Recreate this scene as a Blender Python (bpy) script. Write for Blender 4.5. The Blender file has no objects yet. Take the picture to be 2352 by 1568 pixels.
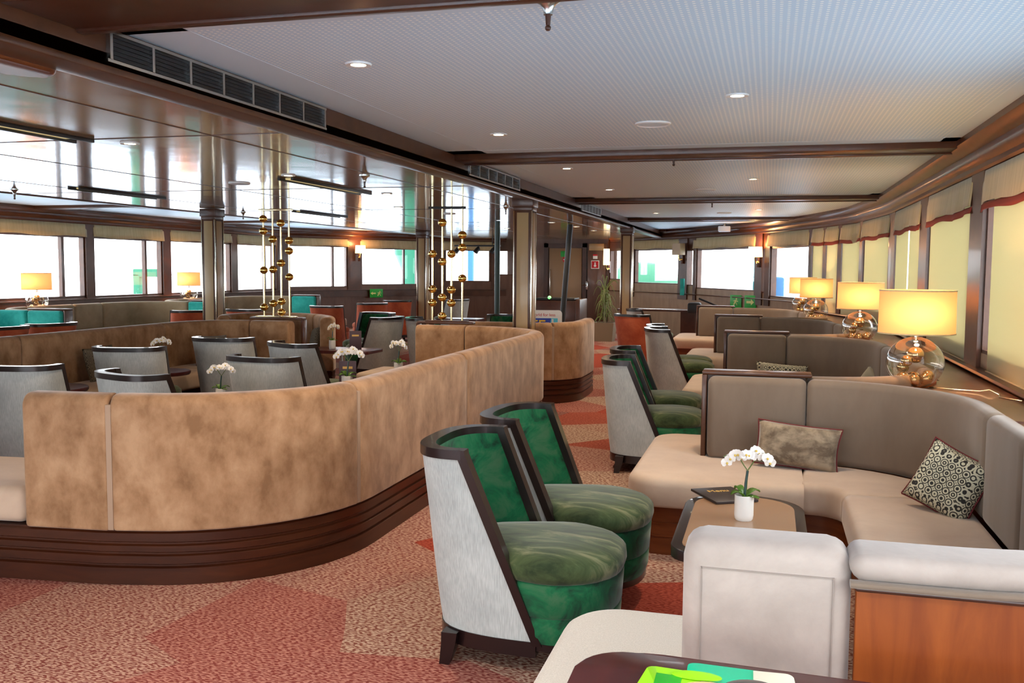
import bpy, bmesh, math, random
from mathutils import Vector, Matrix
random.seed(7)
PI = math.pi
R = math.radians
C = bpy.context.scene.collection
S = bpy.context.scene

# ------------------------------------------------------------------ materials
def new_mat(name):
    m = bpy.data.materials.new(name); m.use_nodes = True
    nt = m.node_tree; b = nt.nodes['Principled BSDF']
    return m, nt, b
def N(nt, t, **kw):
    n = nt.nodes.new(t)
    for k, v in kw.items():
        if k in n.inputs: n.inputs[k].default_value = v
        else: setattr(n, k, v)
    return n
def rgb(c): return (c[0], c[1], c[2], 1)
def ramp(nt, fac, stops, interp='LINEAR'):
    n = nt.nodes.new('ShaderNodeValToRGB'); n.color_ramp.interpolation = interp
    el = n.color_ramp.elements
    while len(el) < len(stops): el.new(0.5)
    for e, (p, c) in zip(el, stops): e.position = p; e.color = rgb(c)
    nt.links.new(fac, n.inputs[0]); return n
def plain(name, col, rough=0.5, metal=0, ior=1.45, coat=0, spec=0.5):
    m, nt, b = new_mat(name)
    b.inputs['Base Color'].default_value = rgb(col); b.inputs['Roughness'].default_value = rough
    b.inputs['Metallic'].default_value = metal; b.inputs['IOR'].default_value = ior
    b.inputs['Coat Weight'].default_value = coat; b.inputs['Coat Roughness'].default_value = 0.06
    b.inputs['Specular IOR Level'].default_value = spec
    return m
def coords(nt, scale=(1,1,1), rot=(0,0,0), src='Object'):
    tc = N(nt, 'ShaderNodeTexCoord'); mp = N(nt, 'ShaderNodeMapping')
    mp.inputs['Scale'].default_value = scale; mp.inputs['Rotation'].default_value = rot
    nt.links.new(tc.outputs[src], mp.inputs[0]); return mp.outputs[0]
def mottled(name, c1, c2, c3=None, scale=4, rough=0.85, stretch=(1,1,1), sheen=0.3, bump=0.0, lo=0.35, hi=0.65, fine=0, dist=0.25):
    """fabric with nap marks"""
    m, nt, b = new_mat(name)
    v = coords(nt, stretch)
    n = N(nt, 'ShaderNodeTexNoise', Scale=scale, Detail=8, Roughness=0.62, Distortion=dist); nt.links.new(v, n.inputs['Vector'])
    st = [(lo, c1), (hi, c2)] if c3 is None else [(lo, c1), ((lo+hi)/2, c2), (hi, c3)]
    r = ramp(nt, n.outputs[0], st)
    out = r.outputs[0]
    if fine:
        w = N(nt, 'ShaderNodeTexNoise', Scale=fine, Detail=1); nt.links.new(coords(nt, (1,1,0.05)), w.inputs['Vector'])
        mx = N(nt, 'ShaderNodeMix', data_type='RGBA', blend_type='MULTIPLY'); mx.inputs[0].default_value = 0.35
        rr = ramp(nt, w.outputs[0], [(0.35, (.62,.62,.62)), (0.65, (1.2,1.2,1.2))])
        nt.links.new(out, mx.inputs[6]); nt.links.new(rr.outputs[0], mx.inputs[7]); out = mx.outputs[2]
    nt.links.new(out, b.inputs['Base Color'])
    b.inputs['Roughness'].default_value = rough; b.inputs['Specular IOR Level'].default_value = 0.2
    b.inputs['Sheen Weight'].default_value = sheen; b.inputs['Sheen Roughness'].default_value = 0.4
    if bump:
        bp = N(nt, 'ShaderNodeBump', Strength=bump, Distance=0.02); nt.links.new(n.outputs[0], bp.inputs['Height']); nt.links.new(bp.outputs[0], b.inputs['Normal'])
    return m
def wood(name, c1, c2, rough=0.25, scale=(1,1,8), freq=3, coat=0.5, spec=0.4):
    m, nt, b = new_mat(name)
    v = coords(nt, scale)
    n = N(nt, 'ShaderNodeTexNoise', Scale=freq, Detail=5, Roughness=0.6, Distortion=1.2); nt.links.new(v, n.inputs['Vector'])
    r = ramp(nt, n.outputs[0], [(0.3, c1), (0.7, c2)])
    nt.links.new(r.outputs[0], b.inputs['Base Color'])
    b.inputs['Roughness'].default_value = rough; b.inputs['Coat Weight'].default_value = coat; b.inputs['Coat Roughness'].default_value = 0.08; b.inputs['Specular IOR Level'].default_value = spec
    return m

M = {}
M['plinth'] = wood('mahogany_plinth', (.028,.006,.002), (.058,.014,.004), 0.3, (.6,.6,5), 3, .12)
M['cherry'] = wood('cherry_panel', (.19,.036,.003), (.30,.070,.008), 0.5, (5,5,.7), 2.2, 0.0, .2)
M['plinthred'] = wood('red_mahogany', (.11,.024,.005), (.20,.05,.012), 0.4, (.6,.6,5), 3, .05, .3)
M['trim'] = wood('walnut_trim', (.055,.018,.007), (.095,.032,.013), 0.36, (1,1,1), 3, 0.12)
M['trimdark'] = wood('dark_trim', (.045,.015,.008), (.08,.027,.014), 0.35, (1,1,1), 3, .15)
M['ledge'] = wood('ledge_wood', (.12,.05,.03), (.18,.085,.055), 0.4, (2,.6,1), 3, .1)
M['wall'] = wood('wall_panel', (.11,.05,.032), (.17,.085,.055), 0.4, (2,2,.5), 2.5, 0.2)
M['wallpale'] = wood('wall_panel_pale', (.32,.20,.115), (.42,.28,.165), 0.4, (2,2,.5), 2.5, 0.2)
M['chairwood'] = plain('black_brown_wood', (.009,.0035,.0035), 0.28, coat=0.4)
M['tabledark'] = wood('mahogany_table', (.05,.009,.010), (.085,.017,.015), 0.3, (3,.8,1), 3, .1, .3)
M['tabletop'] = plain('bronze_glass_top', (.36,.20,.105), 0.16, coat=0.25)
M['velvet_near'] = mottled('taupe_velvet', (.225,.115,.053), (.345,.19,.097), (.45,.27,.15), 6.5, stretch=(1,1,.7), lo=.34, hi=.66, dist=.12)
M['velvet_near_lit'] = mottled('taupe_velvet_golden_lit', (.20,.11,.045), (.36,.215,.095), None, 3, stretch=(1,1,.6))  # same taupe velvet with golden light mixed into its colour
M['velvet_brown_lit'] = mottled('brown_grey_velvet_lit', (.34,.285,.25), (.46,.39,.345), None, 4, bump=0.12)  # brown-grey bench velvet, paler: frontal light put into its colour
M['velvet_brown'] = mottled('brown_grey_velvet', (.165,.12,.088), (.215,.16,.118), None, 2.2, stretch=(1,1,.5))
M['seat'] = mottled('beige_seat_weave', (.47,.34,.25), (.56,.42,.31), None, 3, bump=0.12)
M['seatlit'] = mottled('beige_seat_weave_lit', (.54,.475,.39), (.64,.57,.48), None, 260, rough=.9, lo=.4, hi=.6)  # beige seat weave, paler: flash light put into its colour
M['porttaupe'] = mottled('port_taupe_velvet', (.25,.18,.10), (.36,.27,.16), None, 3)
M['teal'] = mottled('teal_velvet', (.0,.24,.20), (.05,.50,.42), None, 3)
M['green'] = mottled('green_velvet', (.008,.030,.016), (.008,.115,.042), (.05,.13,.06), 7, sheen=.4, lo=.36, hi=.66, dist=.8)
M['greenseat'] = mottled('olive_green_velvet', (.02,.032,.012), (.055,.078,.028), (.20,.19,.10), 5.5, sheen=.3, stretch=(.7,2.2,1), lo=.36, hi=.68, dist=.9)
M['chairgrey'] = mottled('grey_herringbone', (.35,.37,.355), (.45,.47,.45), None, 5, fine=260, rough=.9)
M['terracotta'] = mottled('terracotta_velvet', (.36,.06,.025), (.55,.13,.055), None, 4)
M['seam'] = plain('pale_piping', (.36,.24,.16), 0.8)
M['seamgrey'] = plain('grey_stitching', (.29,.24,.21), 0.9)
M['brass'] = plain('polished_brass', (.85,.55,.16), 0.12, 1)
M['amber'] = plain('amber_mirror_ball', (.48,.36,.20), 0.1, .85)
M['brassrod'] = plain('pale_brass', (.78,.66,.40), 0.2, 1)
M['steel'] = plain('steel', (.55,.55,.53), 0.25, 1)
M['black'] = plain('matte_black', (.012,.012,.013), 0.5)
M['white'] = plain('white_ceramic', (.80,.78,.74), 0.25)
M['whitemetal'] = plain('white_metal', (.75,.75,.73), 0.4)
M['gold_print'] = plain('gold_print', (.75,.45,.12), 0.4)
M['petal'] = plain('orchid_petal', (.88,.84,.80), 0.6)
M['pollen'] = plain('orchid_centre', (.72,.50,.10), 0.6)
M['leaf'] = plain('orchid_leaf', (.07,.16,.012), 0.35)
M['stem'] = plain('orchid_stem', (.10,.14,.03), 0.5)
M['stake'] = plain('dark_sleeve', (.02,.05,.045), 0.4)
M['menu'] = plain('menu_cover', (.028,.017,.016), 0.4)
M['menupurple'] = plain('menu_card', (.085,.045,.055), 0.5)
M['piping'] = plain('maroon_piping', (.13,.01,.012), 0.7)
M['valance'] = mottled('valance_fabric', (.46,.37,.20), (.56,.46,.26), None, 6, stretch=(1,4,.5))
M['valanceband'] = plain('valance_red_band', (.30,.045,.025), 0.8)
M['column'] = plain('column_panel', (.40,.27,.13), 0.35, coat=.15)
M['mirror'] = plain('mirror_strip', (.75,.68,.55), 0.15, 1)
M['signgreen'] = plain('exit_sign_green', (.02,.42,.05), 0.4)
M['signyellow'] = plain('exit_sign_symbol', (.75,.80,.25), 0.4)
M['signred'] = plain('sign_red', (.55,.01,.015), 0.4)
M['signwhite'] = plain('sign_white', (.85,.83,.80), 0.4)
M['door'] = plain('door_leaf', (.33,.20,.10), 0.35)
M['planter'] = plain('concrete_planter', (.27,.20,.13), 0.8)
M['grass'] = plain('plant_blade', (.16,.19,.05), 0.6)
M['limegreen'] = plain('lime_card', (.30,.72,.005), 0.4)
M['midgreen'] = plain('green_card', (.005,.40,.01), 0.4)
M['mintgreen'] = plain('mint_card', (.0,.62,.32), 0.4)
M['cream'] = plain('cream_card', (.85,.80,.62), 0.45)
M['peach'] = plain('peach_card', (.80,.58,.25), 0.45)
M['blue'] = plain('sign_blue', (.02,.06,.45), 0.4)
M['cyan'] = plain('sign_cyan', (.10,.60,.80), 0.4)
M['yellow'] = plain('sign_yellow', (.85,.60,.05), 0.4)
M['quay'] = plain('blue_bounce_quay', (.64,.79,.93), 0.8)  # quay tinted blue so it bounces cool light onto the ceiling
M['outgreen'] = plain('outdoor_green', (.0,.095,.045), 0.6)
M['outteal'] = plain('outdoor_teal', (.0,.105,.115), 0.6)
M['outblue'] = plain('outdoor_blue', (.02,.10,.22), 0.6)
M['outwhite'] = plain('outdoor_white', (.85,.86,.9), 0.6)

def emit(name, col, strength, base=(.8,.8,.8)):
    m, nt, b = new_mat(name)
    b.inputs['Base Color'].default_value = rgb(base)
    b.inputs['Emission Color'].default_value = rgb(col); b.inputs['Emission Strength'].default_value = strength
    return m
M['bulb'] = emit('warm_bulb', (1,.78,.45), 18)
M['ledgreen'] = emit('green_led', (.05,1,.1), 1.5)
M['sconce'] = emit('sconce_shade', (1,.72,.38), 1.3, (.8,.7,.5))
M['trackglow'] = emit('track_glow', (1,.8,.35), .25, (.6,.5,.25))

def translucent(name, col, tcol, mix=0.5, em=None, es=0):
    m, nt, b = new_mat(name); nt.nodes.remove(b)
    o = nt.nodes['Material Output']
    d = N(nt, 'ShaderNodeBsdfDiffuse', Color=rgb(col)); t = N(nt, 'ShaderNodeBsdfTranslucent', Color=rgb(tcol))
    x = N(nt, 'ShaderNodeMixShader', Fac=mix); nt.links.new(d.outputs[0], x.inputs[1]); nt.links.new(t.outputs[0], x.inputs[2])
    last = x.outputs[0]
    if em:
        e = N(nt, 'ShaderNodeEmission', Color=rgb(em), Strength=es); a = N(nt, 'ShaderNodeAddShader')
        nt.links.new(last, a.inputs[0]); nt.links.new(e.outputs[0], a.inputs[1]); last = a.outputs[0]
    nt.links.new(last, o.inputs[0]); return m
M['blind'] = translucent('roller_blind', (.70,.63,.43), (.60,.54,.35), 0.5)
M['lampshade'] = translucent('lamp_shade', (.62,.33,.18), (.42,.19,.085), 0.45, (1,.42,.17), .09)

def glassy(name, refl=0.1, tint=(1,1,1)):
    m, nt, b = new_mat(name); nt.nodes.remove(b); o = nt.nodes['Material Output']
    t = N(nt, 'ShaderNodeBsdfTransparent', Color=rgb(tint)); g = N(nt, 'ShaderNodeBsdfGlossy', Roughness=0.02)
    lw = N(nt, 'ShaderNodeLayerWeight', Blend=0.35); mm = N(nt, 'ShaderNodeMath', operation='MULTIPLY'); mm.inputs[1].default_value = refl
    nt.links.new(lw.outputs['Facing'], mm.inputs[0])
    x = N(nt, 'ShaderNodeMixShader'); nt.links.new(mm.outputs[0], x.inputs[0]); nt.links.new(t.outputs[0], x.inputs[1]); nt.links.new(g.outputs[0], x.inputs[2])
    nt.links.new(x.outputs[0], o.inputs[0]); return m
M['pane'] = glassy('window_glass', 0.25)
M['globe'] = glassy('lamp_globe_glass', 0.95, (.97,.93,.86))

# perforated white ceiling
def ceiling_mat():
    m, nt, b = new_mat('perforated_ceiling')
    tc = N(nt, 'ShaderNodeTexCoord'); sp = N(nt, 'ShaderNodeSeparateXYZ'); nt.links.new(tc.outputs['Object'], sp.inputs[0])
    def cell(sock, size):
        a = N(nt, 'ShaderNodeMath', operation='DIVIDE'); a.inputs[1].default_value = size; nt.links.new(sock, a.inputs[0])
        f = N(nt, 'ShaderNodeMath', operation='FRACT'); nt.links.new(a.outputs[0], f.inputs[0])
        s = N(nt, 'ShaderNodeMath', operation='SUBTRACT'); s.inputs[1].default_value = .5; nt.links.new(f.outputs[0], s.inputs[0])
        q = N(nt, 'ShaderNodeMath', operation='MULTIPLY'); nt.links.new(s.outputs[0], q.inputs[0]); nt.links.new(s.outputs[0], q.inputs[1]); return q.outputs[0]
    ad = N(nt, 'ShaderNodeMath', operation='ADD'); nt.links.new(cell(sp.outputs[0], .027), ad.inputs[0]); nt.links.new(cell(sp.outputs[1], .027), ad.inputs[1])
    lt = N(nt, 'ShaderNodeMath', operation='LESS_THAN'); lt.inputs[1].default_value = .055; nt.links.new(ad.outputs[0], lt.inputs[0])
    mx = N(nt, 'ShaderNodeMix', data_type='RGBA'); nt.links.new(lt.outputs[0], mx.inputs[0])
    mx.inputs[6].default_value = rgb((.60,.75,.86)); mx.inputs[7].default_value = rgb((.95,.99,.98))
    nt.links.new(mx.outputs[2], b.inputs['Base Color']); b.inputs['Roughness'].default_value = .45
    return m
M['ceiling'] = ceiling_mat()
M['ceilplain'] = plain('white_ceiling_margin', (.64,.77,.86), .45)

def gloss_mat():
    m, nt, b = new_mat('lacquered_ceiling')
    v = coords(nt, (1,1,1))
    n = N(nt, 'ShaderNodeTexNoise', Scale=.8, Detail=2); nt.links.new(v, n.inputs['Vector'])
    r = ramp(nt, n.outputs[0], [(.3, (.33,.19,.075)), (.7, (.43,.265,.11))]); nt.links.new(r.outputs[0], b.inputs['Base Color'])
    b.inputs['Roughness'].default_value = .14; b.inputs['IOR'].default_value = 1.7; b.inputs['Specular Tint'].default_value = (1,.90,.72,1)
    b.inputs['Coat Weight'].default_value = .4; b.inputs['Coat Roughness'].default_value = .06
    n2 = N(nt, 'ShaderNodeTexNoise', Scale=2.2, Detail=2); nt.links.new(coords(nt, (1,.8,1)), n2.inputs['Vector'])
    bp = N(nt, 'ShaderNodeBump', Strength=.10, Distance=.02); nt.links.new(n2.outputs[0], bp.inputs['Height']); nt.links.new(bp.outputs[0], b.inputs['Normal']); nt.links.new(bp.outputs[0], b.inputs['Coat Normal'])
    return m
M['gloss'] = gloss_mat()

def carpet_mat():
    m, nt, b = new_mat('patchwork_carpet')
    v = coords(nt, (1.0,1.0,1))
    nz = N(nt, 'ShaderNodeTexNoise', Scale=1.2, Detail=0); nt.links.new(v, nz.inputs['Vector'])
    mxv = N(nt, 'ShaderNodeMix', data_type='RGBA', blend_type='ADD'); mxv.inputs[0].default_value = .06
    nt.links.new(v, mxv.inputs[6]); nt.links.new(nz.outputs[1], mxv.inputs[7])
    vo = N(nt, 'ShaderNodeTexVoronoi', Scale=1.25, voronoi_dimensions='2D'); nt.links.new(mxv.outputs[2], vo.inputs['Vector'])
    sp = N(nt, 'ShaderNodeSeparateColor'); nt.links.new(vo.outputs['Color'], sp.inputs[0])
    base = ramp(nt, sp.outputs[0], [(0,(.50,.335,.245)),(.2,(.42,.18,.135)),(.38,(.36,.07,.04)),(.52,(.48,.28,.205)),(.66,(.37,.10,.062)),(.8,(.54,.38,.275)),(.92,(.33,.135,.105))], 'CONSTANT')
    dark = ramp(nt, sp.outputs[0], [(0,(.20,.065,.045)),(.2,(.20,.045,.035)),(.38,(.22,.032,.018)),(.52,(.20,.055,.042)),(.66,(.23,.042,.025)),(.8,(.20,.08,.055)),(.92,(.14,.05,.04))], 'CONSTANT')
    w = N(nt, 'ShaderNodeTexNoise', Scale=120, Detail=0, Distortion=.2); nt.links.new(coords(nt, (.42,1.15,1), (0,0,.12)), w.inputs['Vector'])
    wr = ramp(nt, w.outputs[0], [(.46,(0,0,0)),(.54,(1,1,1))])
    mx = N(nt, 'ShaderNodeMix', data_type='RGBA'); nt.links.new(wr.outputs[0], mx.inputs[0]); nt.links.new(dark.outputs[0], mx.inputs[6]); nt.links.new(base.outputs[0], mx.inputs[7])
    nt.links.new(mx.outputs[2], b.inputs['Base Color']); b.inputs['Roughness'].default_value = .95; b.inputs['Specular IOR Level'].default_value = .1
    bp = N(nt, 'ShaderNodeBump', Strength=.35, Distance=.006); nt.links.new(w.outputs[0], bp.inputs['Height']); nt.links.new(bp.outputs[0], b.inputs['Normal'])
    return m
M['carpet'] = carpet_mat()

def ring_pattern(name, dark, light):
    """interlocking ring print of the small cushions"""
    m, nt, b = new_mat(name)
    v = coords(nt, (27, 27, 27))
    vo = N(nt, 'ShaderNodeTexVoronoi', Scale=1.0, Randomness=.12); nt.links.new(v, vo.inputs['Vector'])
    k = N(nt, 'ShaderNodeMath', operation='MULTIPLY'); k.inputs[1].default_value = 4.2; nt.links.new(vo.outputs['Distance'], k.inputs[0])
    f = N(nt, 'ShaderNodeMath', operation='FRACT'); nt.links.new(k.outputs[0], f.inputs[0])
    r = ramp(nt, f.outputs[0], [(0, dark), (.26, dark), (.36, light), (.82, light), (.92, dark)])
    nt.links.new(r.outputs[0], b.inputs['Base Color']); b.inputs['Roughness'].default_value = .85
    return m
M['rings'] = ring_pattern('ring_print', (.022,.020,.018), (.60,.56,.40))
M['ringsdim'] = ring_pattern('ring_print_muted', (.07,.055,.04), (.22,.18,.12))
M['crushed'] = mottled('crushed_velvet', (.12,.085,.055), (.33,.255,.175), None, 9, rough=.6, stretch=(1,1,1.4), lo=.4, hi=.6)
M['cushgrey'] = mottled('grey_cushion', (.13,.11,.085), (.20,.17,.13), None, 12)
M['cushpale'] = mottled('pale_cushion', (.50,.45,.30), (.60,.54,.38), None, 8)

# ------------------------------------------------------------------ mesh helpers
class MB:
    def __init__(s): s.b = bmesh.new()
    def face(s, vs):
        try: return s.b.faces.new(vs)
        except ValueError: return None
    def grid(s, rows, closed=False, cap0=False, cap1=False):
        V = [[s.b.verts.new(p) for p in r] for r in rows]
        n = len(rows[0])
        for i in range(len(V)-1):
            for j in range(n if closed else n-1):
                s.face((V[i][j], V[i][(j+1) % n], V[i+1][(j+1) % n], V[i+1][j]))
        if cap0: s.face(list(reversed(V[0])))
        if cap1: s.face(V[-1])
        return s
    def box(s, x0, x1, y0, y1, z0, z1, bevel=0, seg=2):
        vs = [s.b.verts.new(p) for p in ((x0,y0,z0),(x1,y0,z0),(x1,y1,z0),(x0,y1,z0),(x0,y0,z1),(x1,y0,z1),(x1,y1,z1),(x0,y1,z1))]
        fs = [s.face([vs[i] for i in f]) for f in ((3,2,1,0),(4,5,6,7),(0,1,5,4),(1,2,6,5),(2,3,7,6),(3,0,4,7))]
        if bevel:
            es = list({e for f in fs for e in f.edges})
            bmesh.ops.bevel(s.b, geom=es, offset=bevel, segments=seg, affect='EDGES', profile=.5)
        return s
    def obox(s, p, ang, lx, ly, z0, z1, bevel=0):
        """box centred on p in plan, turned by ang"""
        t = MB().box(-lx/2, lx/2, -ly/2, ly/2, z0, z1, bevel)
        bmesh.ops.transform(t.b, matrix=Matrix.Translation((p[0],p[1],0)) @ Matrix.Rotation(ang,4,'Z'), verts=t.b.verts)
        return s.merge(t)
    def merge(s, o):
        me = bpy.data.meshes.new('tmp'); o.b.to_mesh(me); s.b.from_mesh(me); bpy.data.meshes.remove(me); o.b.free(); return s
    def prism(s, poly, z0, z1, bevel=0, seg=3):
        lo = [s.b.verts.new((x,y,z0)) for x,y in poly]; hi = [s.b.verts.new((x,y,z1)) for x,y in poly]
        n = len(poly)
        s.face(list(reversed(lo))); top = s.face(hi)
        for i in range(n): s.face((lo[i], lo[(i+1)%n], hi[(i+1)%n], hi[i]))
        if bevel and top: bmesh.ops.bevel(s.b, geom=list(top.edges), offset=bevel, segments=seg, affect='EDGES', profile=.5)
        return s
    def tube(s, pts, r, seg=8, cap=True):
        pts = [Vector(p) for p in pts]; rows = []
        rr = r if isinstance(r, (list,tuple)) else [r]*len(pts)
        u = None
        for i, p in enumerate(pts):
            t = (pts[min(i+1,len(pts)-1)]-pts[max(i-1,0)]).normalized()
            if u is None:
                a = Vector((0,0,1)) if abs(t.z) < .9 else Vector((1,0,0)); u = t.cross(a).normalized()
            else: u = (u - t*u.dot(t)).normalized()
            w = t.cross(u)
            rows.append([p + (u*math.cos(2*PI*k/seg) + w*math.sin(2*PI*k/seg))*rr[i] for k in range(seg)])
        return s.grid(rows, True, cap, cap)
    def lathe(s, prof, c=(0,0), seg=24, cap0=False, cap1=False):
        rows = [[(c[0]+r*math.cos(2*PI*k/seg), c[1]+r*math.sin(2*PI*k/seg), z) for k in range(seg)] for r, z in prof]
        return s.grid(rows, True, cap0, cap1)
    def ball(s, c, r, seg=16, rings=10, sz=1):
        prof = [(r*math.sin(PI*i/rings), c[2]-r*sz*math.cos(PI*i/rings)) for i in range(1, rings)]
        return s.lathe(prof, c, seg, True, True)
    def cone_dir(s, a, b, r0, r1, seg=12): return s.tube([a,b], [r0,r1], seg)
    def rot(s, m): bmesh.ops.transform(s.b, matrix=m, verts=s.b.verts); return s
    def done(s, name, mat, parent=None, loc=None, smooth=40, world=False):
        bmesh.ops.remove_doubles(s.b, verts=s.b.verts, dist=1e-5)
        bmesh.ops.recalc_face_normals(s.b, faces=s.b.faces)
        if world and parent is not None:
            bmesh.ops.translate(s.b, verts=s.b.verts, vec=-parent_world(parent))
        me = bpy.data.meshes.new(name); s.b.to_mesh(me); s.b.free()
        ob = bpy.data.objects.new(name, me); C.objects.link(ob)
        if smooth:
            me.shade_smooth(); me.set_sharp_from_angle(angle=R(smooth))
        for m in (mat if isinstance(mat, list) else [mat]): me.materials.append(m)
        if parent is not None: ob.parent = parent
        if loc is not None: ob.location = loc
        return ob
def parent_world(p):
    v = Vector((0,0,0))
    while p is not None: v += p.location; p = p.parent
    return v
def tag(o, label, cat, group=None, kind=None):
    o['label'] = label; o['category'] = cat
    if group: o['group'] = group
    if kind: o['kind'] = kind
    return o
def struct(o): o['kind'] = 'structure'; return o
def thing(name, label, cat, loc=(0,0,0), rz=0, group=None):
    o = bpy.data.objects.new(name, None); C.objects.link(o); o.empty_display_size = .1
    o.location = loc; o.rotation_euler = (0,0,rz); tag(o, label, cat, group); return o
def dup(root, loc, rz=0, label=None, group=None, scale=None):
    def cp(o, par):
        c = o.copy(); C.objects.link(c)
        if par is not None: c.parent = par
        for ch in list(o.children): cp(ch, c)
        return c
    r = cp(root, None); r.location = loc; r.rotation_euler = (0,0,rz)
    if label: r['label'] = label
    if group: r['group'] = group
    if scale: r.scale = scale
    return r
def rrect(n0, n1, z0, z1, r, seg=4):
    out = []
    for cx, cz, a0 in ((n1-r, z1-r, 0), (n0+r, z1-r, 90), (n0+r, z0+r, 180), (n1-r, z0+r, 270)):
        for k in range(seg+1):
            a = R(a0 + 90*k/seg); out.append((cx+r*math.cos(a), cz+r*math.sin(a)))
    return out
def arc(c, r, a0, a1, n=10): return [(c[0]+r*math.cos(R(a0+(a1-a0)*k/n)), c[1]+r*math.sin(R(a0+(a1-a0)*k/n))) for k in range(n+1)]
def soft_top(n0, n1, z0, z1, r=.06, q=.012):
    out = []
    for cx, cz, rr_, a0 in ((n1-r, z1-r, r, 0), (n0+r, z1-r, r, 90), (n0+q, z0+q, q, 180), (n1-q, z0+q, q, 270)):
        for k in range(6):
            a = R(a0+18*k); out.append((cx+rr_*math.cos(a), cz+rr_*math.sin(a)))
    return out
class Path:
    def __init__(s, pts):
        s.p = [Vector((x,y)) for x,y in pts]
        s.p = [p for i,p in enumerate(s.p) if i == 0 or (p-s.p[i-1]).length > 1e-4]
        s.d = [0]
        for a,b in zip(s.p, s.p[1:]): s.d.append(s.d[-1]+(b-a).length)
        s.L = s.d[-1]
    def at(s, t):
        t = min(max(t,0), s.L)
        for i in range(len(s.p)-1):
            if t <= s.d[i+1] or i == len(s.p)-2:
                f = (t-s.d[i])/(s.d[i+1]-s.d[i]); q = s.p[i].lerp(s.p[i+1], f); break
        e = .04
        def pos(u):
            u = min(max(u,0), s.L)
            for i in range(len(s.p)-1):
                if u <= s.d[i+1] or i == len(s.p)-2: return s.p[i].lerp(s.p[i+1], (u-s.d[i])/(s.d[i+1]-s.d[i]))
        tg = (pos(t+e)-pos(t-e)).normalized()
        return q, Vector((-tg.y, tg.x))
def sweep(mb, path, prof, t0=0, t1=None, round_end=0.0, step=.12, zmul=None, lean=0):
    """push a profile (n to the left of the path, z) along part of a path; ends may be rounded"""
    t1 = path.L if t1 is None else t1
    ts = []
    if round_end:
        for k in range(5): a = R(90*k/4); ts.append((t0+round_end*(1-math.sin(a)) if False else t0+round_end*(1-math.cos(R(90*k/4))), round_end*(1-math.sin(R(90*k/4)))))
    else: ts.append((t0, 0))
    a, b = t0+round_end, t1-round_end
    n = max(1, int((b-a)/step))
    for k in range(1, n): ts.append((a+(b-a)*k/n, 0))
    if round_end:
        for k in range(4,-1,-1): ts.append((t1-round_end*(1-math.cos(R(90*k/4))), round_end*(1-math.sin(R(90*k/4)))))
    else: ts.append((t1, 0))
    n0 = min(p[0] for p in prof); n1 = max(p[0] for p in prof); z0 = min(p[1] for p in prof); z1 = max(p[1] for p in prof)
    cn, cz, hn, hz = (n0+n1)/2, (z0+z1)/2, (n1-n0)/2, (z1-z0)/2
    rows = []
    for t, ins in ts:
        q, nv = path.at(t)
        fn = max(.05, (hn-ins)/hn); fz = max(.05, (hz-ins)/hz)
        row = []
        for (pn, pz) in prof:
            nn = cn+(pn-cn)*fn; zz = cz+(pz-cz)*fz
            nn += lean*(zz-z0)
            w = q + nv*nn; row.append((w.x, w.y, zz))
        rows.append(row)
    return mb.grid(rows, True, True, True)
PLINTH = [(0.0,0.0),(.62,0.0),(.62,.27),(.012,.27),(.012,.262),(.0,.255),(.0,.215),(.012,.208),(.012,.2),(.0,.193),(.0,.165),(.012,.158),(.012,.15),(.0,.143),(.0,.105),(.014,.098),(.014,.09),(.0,.083)]

# ------------------------------------------------------------------ plan of the deck saloon (metres; camera stands at the origin)
RW = [(1.45,-3.0),(1.45,12.5),(1.25,14.8),(.75,16.7),(-.1,18.9),(-1.75,21.7),(-4.1,24.5)]
LW = [(-11.4,-3.0),(-11.4,20.2),(-10.3,22.0),(-9.0,23.5),(-6.7,24.6)]
HI, LO = 2.48, 2.33          # tray ceiling and lacquered ceiling heights
BX, BXL = -2.55, -8.05       # the two long beams

# floor
mb = MB(); mb.prism([(1.6,-3.2),(1.6,12.6),(1.4,14.9),(.9,16.9),(0,19.1),(-1.6,21.9),(-4.0,24.9),(-6.8,24.9),(-9.2,23.8),(-10.5,22.2),(-11.6,20.3),(-11.6,-3.2)], -.08, 0)
struct(mb.done('floor', M['carpet'], smooth=0))
# ceilings: three tray bays on the starboard side, one lacquered middle field, trays on the port side
YB = [-2.6, 3.02, 7.55, 12.5, 17.3, 22.3]
trays = MB()
trays.prism([(BX,-3.1),(1.6,-3.1),(1.6,12.6),(1.4,14.9),(.9,16.9),(0,19.1),(-1.4,21.7),(BX,23.4)], HI, HI+.06)
struct(trays.done('ceiling', M['ceiling'], smooth=0))
marg = MB()
for a, b in zip(YB, YB[1:]):
    for (x0,x1,y0,y1) in ((BX,BX+.30,a+.15,b-.15),(1.15,1.5,a+.15,min(b-.15,14.9)),(BX,1.45,a+.15,a+.30),(BX,1.45,b-.36,b-.15)):
        if y0 > 16 and x1 > .9: x1 = .7
        if y1 > y0: marg.box(x0,x1,y0,y1,HI-.0008,HI+.01)
struct(marg.done('trim_5', M['ceilplain'], smooth=0))
struct(MB().prism([(BXL-.12,-3.1),(BX+.02,-3.1),(BX+.02,23.5),(-3.8,24.9),(-6.8,24.9),(BXL-.12,24.2)], LO, LO+.05).done('ceiling_mid', M['gloss'], smooth=0))
struct(MB().prism([(-11.6,-3.1),(BXL,-3.1),(BXL,24.3),(-9.2,23.8),(-10.5,22.2),(-11.6,20.3)], HI, HI+.06).done('ceiling_port', M['ceilplain'], smooth=0))
# seams of the lacquered panels
sm = MB()
for x in (-3.25,-5.3,-6.9): sm.box(x-.004,x+.004,-3,24.3,LO-.003,LO)
for y in (2.6,5.0,8.6,11.9,15.4,18.9): sm.box(BXL,BX,y-.004,y+.004,LO-.003,LO)
struct(sm.done('trim_6', M['trimdark'], smooth=0))
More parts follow.
